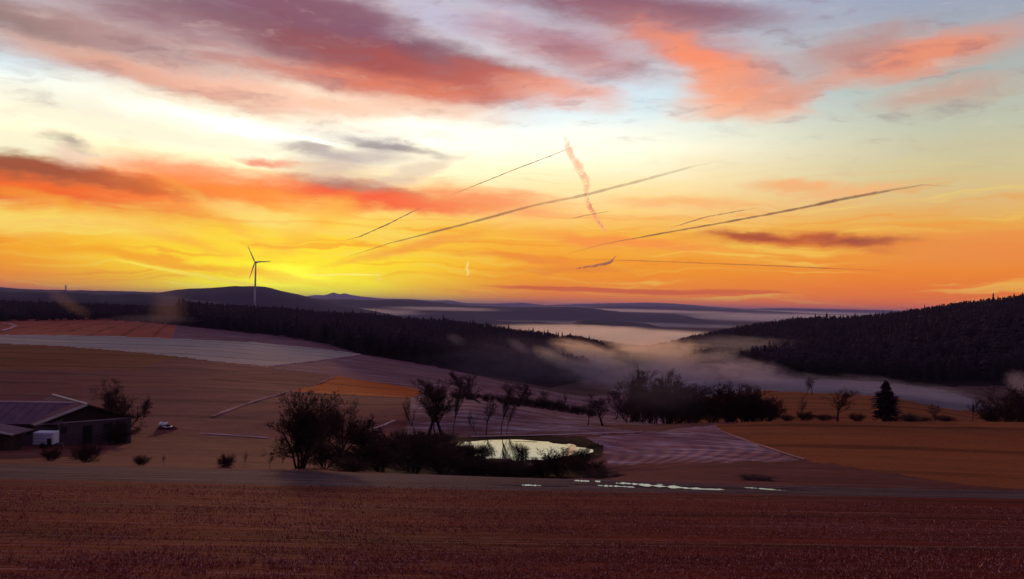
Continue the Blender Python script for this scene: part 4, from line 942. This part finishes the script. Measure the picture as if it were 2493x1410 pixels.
# the lone conifer at the field edge: layered sprays with gaps near the top
def lone_conifer():
    p = on(2157, 128); top = at(2157, 928, 128)[2]; H = top-p[2]
    root = obj('conifer_tree', None); root.location = p-np.array([0, 0, .05]); tag(root, 'dense dark conifer standing alone at the edge of the brown field', 'tree', g2)
    rr = random.Random(5); T = MB(); T.tube([(0, 0, -.1), (.05, 0, H*.5), (0, .03, H*.97)], [.2, .13, .03], 7); T.build('trunk', B, root)
    C = MB(); wmax = 62/FPX*128/2*.95
    for k in range(430):
        t = rr.random()**1.05; z = H*(.06+.92*t)
        r = wmax*(1.0-.1*(t < .15) if t < .5 else max(.10, 1-(t-.5)*1.75))*rr.uniform(.55, 1.15)*(1.15 if rr.random() < .15 else 1)
        a = rr.uniform(0, 6.283); base = Vector((0, 0, z+.12)); tip = Vector((r*math.cos(a), r*math.sin(a), z+rr.uniform(-.25, .3)))
        sd = Vector((-math.sin(a), math.cos(a), 0)); n = 6
        for q in range(n):
            c0 = base.lerp(tip, .25+.75*q/n); s = (.16+.24*math.sin(math.pi*(q+.6)/n))*rr.uniform(.7, 1.3)
            e = c0+(tip-base)*.26
            for sg in (-1, 1):
                C.add([c0, c0+sd*sg*s+Vector((0, 0, rr.uniform(-.15, .1))), e+sd*sg*s*.4+Vector((0, 0, rr.uniform(-.1, .1))), e], [(0, 1, 2, 3)])
    C.build('crown', M['needles'], root)
lone_conifer()

ZONES = [(200, 'at the far left'), (430, 'behind the orange smoke'), (590, 'left of the turbine'), (700, 'below the turbine'), (900, 'above the frosted field'), (1060, 'above the orange field'), (1180, 'above the tall bare clump'), (1300, 'above the forked tree'), (1430, 'left of the lone mound tree'), (1560, 'by the valley fog'),
         (1720, 'right of the valley fog'), (1850, 'above the second thicket'), (2000, 'above the misty pair'), (2100, 'above the crooked tree'), (2220, 'above the lone conifer'), (2330, 'above the faint slim tree'), (2420, 'left of the edge thicket'), (9999, 'above the edge thicket')]
def forests():
    n = 42000
    a = np.radians(rng.uniform(-36, 36, n)); d = np.sqrt(rng.uniform(440**2, 1150**2, n))
    x, y = np.tan(a)*d, d; z = height(x, y); px, py = project(x, y, z)
    ok = py < np.interp(px, FOOT[:, 0], FOOT[:, 1])-1
    ok &= ~((px > 1640) & (px < 1830) & (d < 430))
    x, y, z, d, px, py = (v[ok] for v in (x, y, z, d, px, py))
    hmax = np.where(px < 430, 9.0, 13.5); hmax = np.where(px > 1500, 13.5, hmax)
    clump = fbm(x/35, y/35, 3, 40)
    h = hmax*(rng.uniform(.72, 1.06, len(x))+clump*.35); tall = rng.random(len(x)) < .05; h = np.where(tall, h*rng.uniform(1.08, 1.32, len(x)), h)
    kind = np.where(clump+rng.uniform(-.3, .3, len(x)) > -.06, 3+(rng.random(len(x)) < .5), rng.integers(0, 3, len(x)))
    wsc = h*rng.uniform(.85, 1.25, len(x))
    kind = np.where(tall, rng.integers(0, 3, len(x)), kind); wsc = np.where(tall, wsc*.9, wsc)
    order = np.argsort(d); buf = np.full(4200, 99999.0); vis = np.zeros(len(x))
    tx, ty = project(x, y, z+h); hw = np.maximum(1, .11*wsc/d*FPX)
    for i in order:
        c0, c1 = int(px[i]-hw[i])+700, int(px[i]+hw[i])+701
        if c0 < 0 or c1 >= 4200: continue
        s = buf[c0:c1]; g = np.maximum(0, np.minimum(s, py[i])-ty[i]); vis[i] = g.sum(); buf[c0:c1] = np.minimum(s, ty[i]+hw[i]*1.2*np.abs(np.linspace(-1, 1, c1-c0)))
    infr = (px > -5) & (px < 2500)
    rank = np.argsort(-(vis*infr)); single = set(rank[:300].tolist())
    proto_root = {}
    for i in rank[:300]:
        right = px[i] > 1560; k = int(kind[i]); pine = k >= 3
        nm = 'pine_tree' if pine else 'spruce_tree'
        o = bpy.data.objects.new(nm, None); COL.objects.link(o)
        o.location = (x[i], y[i], z[i]-.2); o.scale = (wsc[i], wsc[i], h[i]); o.rotation_euler.z = float(rng.uniform(0, 6.28))
        sky_ = ty[i] < np.interp(px[i], [0, 430, 440, 800, 1150, 1400, 1560, 1680, 1900, 2150, 2493], [722, 726, 738, 766, 797, 826, 846, 818, 784, 771, 728])+9
        size = 'tall' if h[i] > 15.2 else 'low' if h[i] < 12.2 else 'middling'
        row = 'on the skyline' if sky_ else 'high on the slope' if d[i] > 760 else 'halfway up' if d[i] > 570 else 'at the lower edge'
        for lim, zone in ZONES:
            if px[i] < lim: break
        form = size+' '+('round pine' if pine else 'pointed spruce')
        tag(o, form+' '+row+' of the forest '+zone, 'tree', form+'s '+row+' '+zone)
        for me in (SPR[k][2], SPR[k][3]):
            c = bpy.data.objects.new(me.name.split('.')[0], me); COL.objects.link(c); c.parent = o
    rest = [i for i in range(len(x)) if i not in single and (vis[i] > 0 or rng.random() < .05)]
    for side, lb in ((0, 'dark conifer forest covering the ridge below the wind turbine'), (1, 'black conifer forest covering the hill on the right')):
        VV, FF, off = [], [], 0
        for k in range(5):
            Vp = np.array(LOW[k].V); Fp = np.array(LOW[k].F)
            ids = np.array([i for i in rest if int(kind[i]) == k and (px[i] > 1560) == bool(side)], dtype=int)
            if not len(ids): continue
            th = rng.uniform(0, 6.28, len(ids)); cs, sn = np.cos(th), np.sin(th)
            X = (Vp[None, :, 0]*cs[:, None]-Vp[None, :, 1]*sn[:, None])*wsc[ids][:, None]+x[ids][:, None]
            Y = (Vp[None, :, 0]*sn[:, None]+Vp[None, :, 1]*cs[:, None])*wsc[ids][:, None]+y[ids][:, None]
            Z = Vp[None, :, 2]*h[ids][:, None]+z[ids][:, None]-.2
            VV.append(np.stack([X, Y, Z], -1).reshape(-1, 3))
            FF.append((Fp[None]+(np.arange(len(ids))*len(Vp))[:, None, None]+off).reshape(-1, 3)); off += len(ids)*len(Vp)
        o = obj('forest', mesh('forest', np.concatenate(VV), np.concatenate(FF)), None, M['needles']); tag(o, lb, 'forest', None, 'stuff')
    open('/tmp/stat.txt', 'w').write('forest rest %d of %d\n' % (len(rest), len(x)))
forests()

# ------------------------------------------------------------------ foreground stubble
def stubble():
    n = 150000
    a = np.radians(rng.uniform(-35, 35, n)); d = 10.5*np.exp(rng.random(n)**1.25*math.log(34/10.5))
    x, y = np.sin(a)*d, np.cos(a)*d
    row = .30; y = np.where(rng.random(n) < .55, np.round((y+.028*x)/row)*row-.028*x+rng.normal(0, .06, n), y)
    dens = vnoise(x/9.0, (y+.028*x)/1.7, 60)*.45+vnoise(x/2.0, (y+.028*x)/.33, 63)*.3+vnoise(x/.4, y/.3, 61)*.25
    keep = dens+rng.normal(0, .06, n) > .47; x, y = x[keep], y[keep]; n = len(x)
    z = height(x, y); hgt = rng.gamma(3.0, .013, n)*(.6+.8*vnoise(x/3, y/2, 62)); wd = rng.uniform(.004, .009, n)*(1+np.hypot(x, y)*.03)
    th = rng.uniform(0, 6.28, n); lx, ly = rng.normal(0, .4, n)*hgt, rng.normal(0, .4, n)*hgt
    cx, cy_ = np.cos(th)*wd, np.sin(th)*wd
    V = np.stack([np.stack([x-cx, y-cy_, z-.02], -1), np.stack([x+cx, y+cy_, z-.02], -1), np.stack([x+cx*.6+lx*.5, y+cy_*.6+ly*.5, z+hgt*.6], -1), np.stack([x+lx, y+ly, z+hgt], -1)], 1).reshape(-1, 3)
    i4 = np.arange(n)*4
    Fq = np.concatenate([np.stack([i4, i4+1, i4+2], -1), np.stack([i4, i4+2, i4+3], -1)])
    m, nn, out = new_mat('stubble_straw')
    p = nn.new('ShaderNodeNewGeometry').outputs['Position']
    c = nn.mix(nn.mrange(nn.noise(p, 9, 3, .6), .4, .62), (.20, .032, .024), (.40, .105, .080))
    c = nn.mix(nn.mrange(nn.noise(p, 23, 2, .6), .55, .66), c, (.80, .56, .52))
    principled(nn, out, c, .8, 0, .2)
    o = obj('stubble', mesh('stubble', V, Fq), None, m); tag(o, 'short frosty red brown stubble stalks in the foreground field', 'stubble', None, 'stuff')
stubble()

# ------------------------------------------------------------------ contrails, 8 km up
VAP = {}
def vapour(tau, width, col, g=.3):                        # ice cloud lit by the evening sky; optical depth tau across its middle
    m, n, out = new_mat('contrail_vapour')
    v = n.new('ShaderNodeVolumePrincipled'); v.inputs['Color'].default_value = tuple(col)+(1,); v.inputs['Anisotropy'].default_value = g
    v.inputs['Density'].default_value = tau/width
    n.nt.links.new(v.outputs[0], out.inputs['Volume']); return m
CT, CT2 = (.50, (.74, .52, .45)), (.34, (.95, .62, .50))
ALT = 8000.0
def contrail(label, pix, wid, mat, wave=0.0, seed=1, n=60):
    rr = random.Random(seed); pts = []; L = [math.hypot(b[0]-a[0], b[1]-a[1]) for a, b in zip(pix[:-1], pix[1:])]; tot = sum(L)
    wds = []
    for k in range(n+1):
        s = tot*k/n; i = 0
        while i < len(L)-1 and s > L[i]: s -= L[i]; i += 1
        f = s/L[i]; px = pix[i][0]+(pix[i+1][0]-pix[i][0])*f; py = pix[i][1]+(pix[i+1][1]-pix[i][1])*f
        t = k/n
        if wave: q = np.array([k*.55+seed*9.0]); px += wave*4.5*float(fbm(q, q*0+.5, 3, seed)[0]); py += wave*2.5*float(fbm(q, q*0+7.5, 3, seed+3)[0])
        v = ray(px, py); D = ALT/v[2]; p = v*D
        wpx = (wid[0]+(wid[1]-wid[0])*t)*1.0; wpx = wpx*(rr.uniform(.8, 1.2) if not wave else .72+.55*float(vnoise(np.array([k*.8]), np.array([seed*3.3]), 6)[0]))*min(1, .12+3.5*t, .12+3.5*(1-t))
        pts.append(p); wds.append(max(.3, wpx)/FPX*D/2)
    m = MB(); m.tube(pts, wds, 8); o = m.build('contrail', vapour(mat[0], 2*float(np.mean(wds)), *mat[1:]), None, True)
    c = np.mean(np.array(pts), 0)
    me = o.data; me.transform(Matrix.Translation(-Vector(c))); o.location = c
    tag(o, label, 'contrail', 'contrails in the evening sky')
contrail('short thin grey contrail pointing up right above the twisted trail', [(1085, 480), (1128, 463), (1265, 408), (1345, 378), (1428, 345)], (2.0, 2.6), CT, .35, 1)
contrail('long rising contrail crossing behind the twisted vapour trail, fading at its top', [(838, 628), (950, 592), (1150, 541), (1300, 500), (1420, 476), (1560, 440), (1700, 402), (1790, 386)], (5, 9), (.26, (.7, .46, .38)), .5, 2, 90)
contrail('long dark contrail climbing from the level one far to the right, widest at its end', [(1345, 627), (1470, 594), (1580, 574), (1800, 535), (1950, 507), (2050, 485), (2170, 463), (2250, 450), (2330, 455)], (2.2, 9), CT, .5, 4, 100)
contrail('long thin level contrail low above the right ridges', [(1345, 629), (1560, 635), (1900, 648), (2210, 662)], (2.6, 2.2), (.6, (.5, .34, .3)), .3, 5)
contrail('short oblique contrail under the red cloud band', [(830, 588), (876, 576), (940, 548), (1000, 518), (1040, 498)], (2.5, 3), CT2, .5, 7)
contrail('faint rosy contrail above the long dark one', [(1615, 560), (1720, 528), (1850, 505)], (3, 4), CT2, .4, 8)
contrail('twisted vertical vapour trail, its upper half', [(1372, 325), (1388, 375), (1412, 410), (1425, 450), (1428, 480)], (16, 20), (.22, (1.0, .80, .70), .8), 5.0, 9, 90)
contrail('twisted vertical vapour trail, its lower half', [(1424, 470), (1436, 505), (1458, 540), (1480, 574)], (13, 5), (.28, (1.0, .74, .60), .75), 4.0, 10, 70)
contrail('small hooked smoke trail over the level contrail', [(1390, 655), (1450, 648), (1490, 638), (1500, 622)], (4, 10), CT2, 2.5, 11, 24)
contrail('short contrail left of the lower twisted trail', [(1378, 535), (1440, 522), (1495, 512)], (2, 2.5), CT2, .8, 12, 24)

# ------------------------------------------------------------------ air: haze and fog banks
def volume_mat(name, density, col=(.9, .9, .93), g=.45, shaped=False, nscale=2.2):
    m, n, out = new_mat(name)
    v = n.new('ShaderNodeVolumePrincipled'); v.inputs['Color'].default_value = tuple(col)+(1,); v.inputs['Anisotropy'].default_value = g
    if shaped:
        t = n.new('ShaderNodeTexCoord').outputs['Object']
        gr = n.new('ShaderNodeTexGradient', gradient_type='SPHERICAL')
        n.nt.links.new(n.vmath('ADD', t, n.vmath('SCALE', n.vmath('SUBTRACT', n.noise(t, nscale, 3, .6, out=1), (.5, .5, .5)), .75)), gr.inputs[0])
        f = n.mrange(n.math('MULTIPLY', gr.outputs[1], n.math('MULTIPLY_ADD', n.noise(t, nscale*1.7, 4, .6), 2.8, -.55)), .02, .6, 0, density)
        n.put(v.inputs['Density'], f)
    else: v.inputs['Density'].default_value = density
    n.nt.links.new(v.outputs[0], out.inputs['Volume'])
    return m
def haze():
    m = MB(); m.box((0, 24000-4000, 50), (70000, 56000, 340)); o = m.build('haze', volume_mat('haze_air', 3.6e-5, (.46, .50, 1.0), .05)); tag(o, 'thin evening haze over the whole valley', 'haze', None, 'stuff')
haze()
def ico():
    import bmesh
    bm = bmesh.new(); bmesh.ops.create_icosphere(bm, subdivisions=3, radius=1.0); me = bpy.data.meshes.new('fog'); bm.to_mesh(me); bm.free(); return me
ICO = ico()
def fog(label, px, py, d, hwpx, hhpx, depth, tau, tilt=0.0, name='fog', g=.5, col=(.93, .9, .92), ns=2.2):
    p = at(px, py, d); a = math.atan2(p[0], p[1])
    o = bpy.data.objects.new(name, ICO.copy()); COL.objects.link(o)
    o.location = p; o.rotation_euler = (0, math.radians(tilt), -a); o.scale = (hwpx/FPX*d*1.25, depth, hhpx/FPX*d*1.35)
    o.data.materials.append(volume_mat('fog_air', tau/depth, col, g, True, ns))
    tag(o, label, 'fog', None, 'stuff')
LOWC = (.88, .80, .92)
fog('orange tinged fog drifting over the valley mouth', 1610, 862, 640, 125, 36, 70, 1.3, g=.66, col=(.99, .88, .78), ns=3)
fog('slanting wisp of orange fog at the end of the ridge forest', 1440, 862, 560, 100, 24, 35, .9, 14, g=.66, col=(.99, .88, .80), ns=3.5)
fog('grey fog rising along the foot of the ridge forest', 1470, 905, 425, 110, 40, 45, .45, 8, g=.2, col=LOWC, ns=3)
fog('fog between the two forested slopes', 1650, 910, 470, 140, 36, 50, .7, g=.25, col=LOWC, ns=3)
fog('pale fog bank before the right forest', 1820, 905, 430, 105, 30, 45, .6, 6, g=.35, col=LOWC, ns=3)
fog('low fog over the iced field', 1980, 935, 395, 150, 22, 35, .32, 3, g=.2, col=LOWC, ns=3)
fog('thin fog along the black forest foot', 2160, 945, 355, 130, 22, 30, .28, 6, g=.2, col=LOWC, ns=3)
fog('last wisp of fog below the right forest', 2310, 965, 330, 90, 20, 25, .22, 10, g=.2, col=LOWC, ns=3)
fog('small wisp of fog at the right picture edge', 2480, 930, 270, 34, 24, 20, .3, 30, g=.2, col=LOWC, ns=3)
fog('thin mist hanging before the ridge forest', 1290, 885, 400, 260, 62, 40, .11, g=.0, col=LOWC, ns=3)
fog('wisp of mist on the ridge forest, right one', 1262, 842, 430, 34, 12, 14, .16, 28, g=.1, col=LOWC, ns=4)
fog('wisp of mist on the ridge forest, middle one', 1110, 826, 430, 26, 12, 14, .12, 20, g=.1, col=LOWC, ns=4)
fog('thin mist before the right hill forest', 1800, 838, 540, 140, 20, 40, .25, g=.4, ns=3)
fog('thin mist hanging in the left thicket', 1600, 950, 138, 130, 60, 10, .05, g=.1, col=LOWC, ns=3)
fog('ragged wisp of mist rising over the end of the ridge forest', 1350, 872, 440, 60, 18, 18, .3, 22, g=.5, ns=4)
fog('ragged wisp of mist left of the valley fog', 1520, 840, 620, 60, 14, 25, .35, 12, g=.6, col=(.99, .9, .82), ns=4)
fog('ragged wisp of mist on the flank of the right hill', 1740, 868, 520, 70, 14, 25, .35, -8, g=.5, ns=4)
fog('level fog strip behind the long blue ridge', 1560, 757, 9500, 260, 4, 1500, 1.2, g=.4)
fog('level fog strip behind the turbine hill', 1080, 752, 5000, 150, 5, 700, .7, g=.4)
fog('orange smoke drifting over the far left trees', 165, 738, 500, 66, 16, 10, .034, 34, g=.65, col=(.95, .74, .62), ns=4)
fog('orange smoke rising beside the dark forest corner', 408, 755, 500, 46, 50, 10, .036, 8, g=.65, col=(.95, .74, .62), ns=4)
fog('thin mist under the dark forest corner', 370, 778, 480, 110, 12, 14, .1, g=.1, col=LOWC, ns=4)
fog('peach coloured sea of fog in the far valley', 1540, 828, 2600, 480, 21, 800, 4.0, g=.65, col=(.97, .93, .9))
fog('tongue of peach fog lapping round the dark hump', 1400, 800, 3300, 200, 9, 300, 1.5, g=.65, col=(.97, .93, .9))
fog('pale fog between the blue ridge and the hump', 1520, 790, 5000, 380, 6, 500, 1.0, g=.3)
fog('bright fog beyond the right hill', 1990, 777, 9000, 340, 12, 2200, 2.0, g=.4)
fog('bright distant fog under the farthest ridge', 1800, 759, 17000, 550, 5, 3000, 1.4, g=.4)
fog('mist behind the ridge forest under the twin peaks', 880, 759, 4800, 170, 8, 700, 1.0)

open('/tmp/stat.txt', 'a').write('TRIS %d' % sum(len(p.vertices)-2 for m_ in bpy.data.meshes for p in m_.polygons))
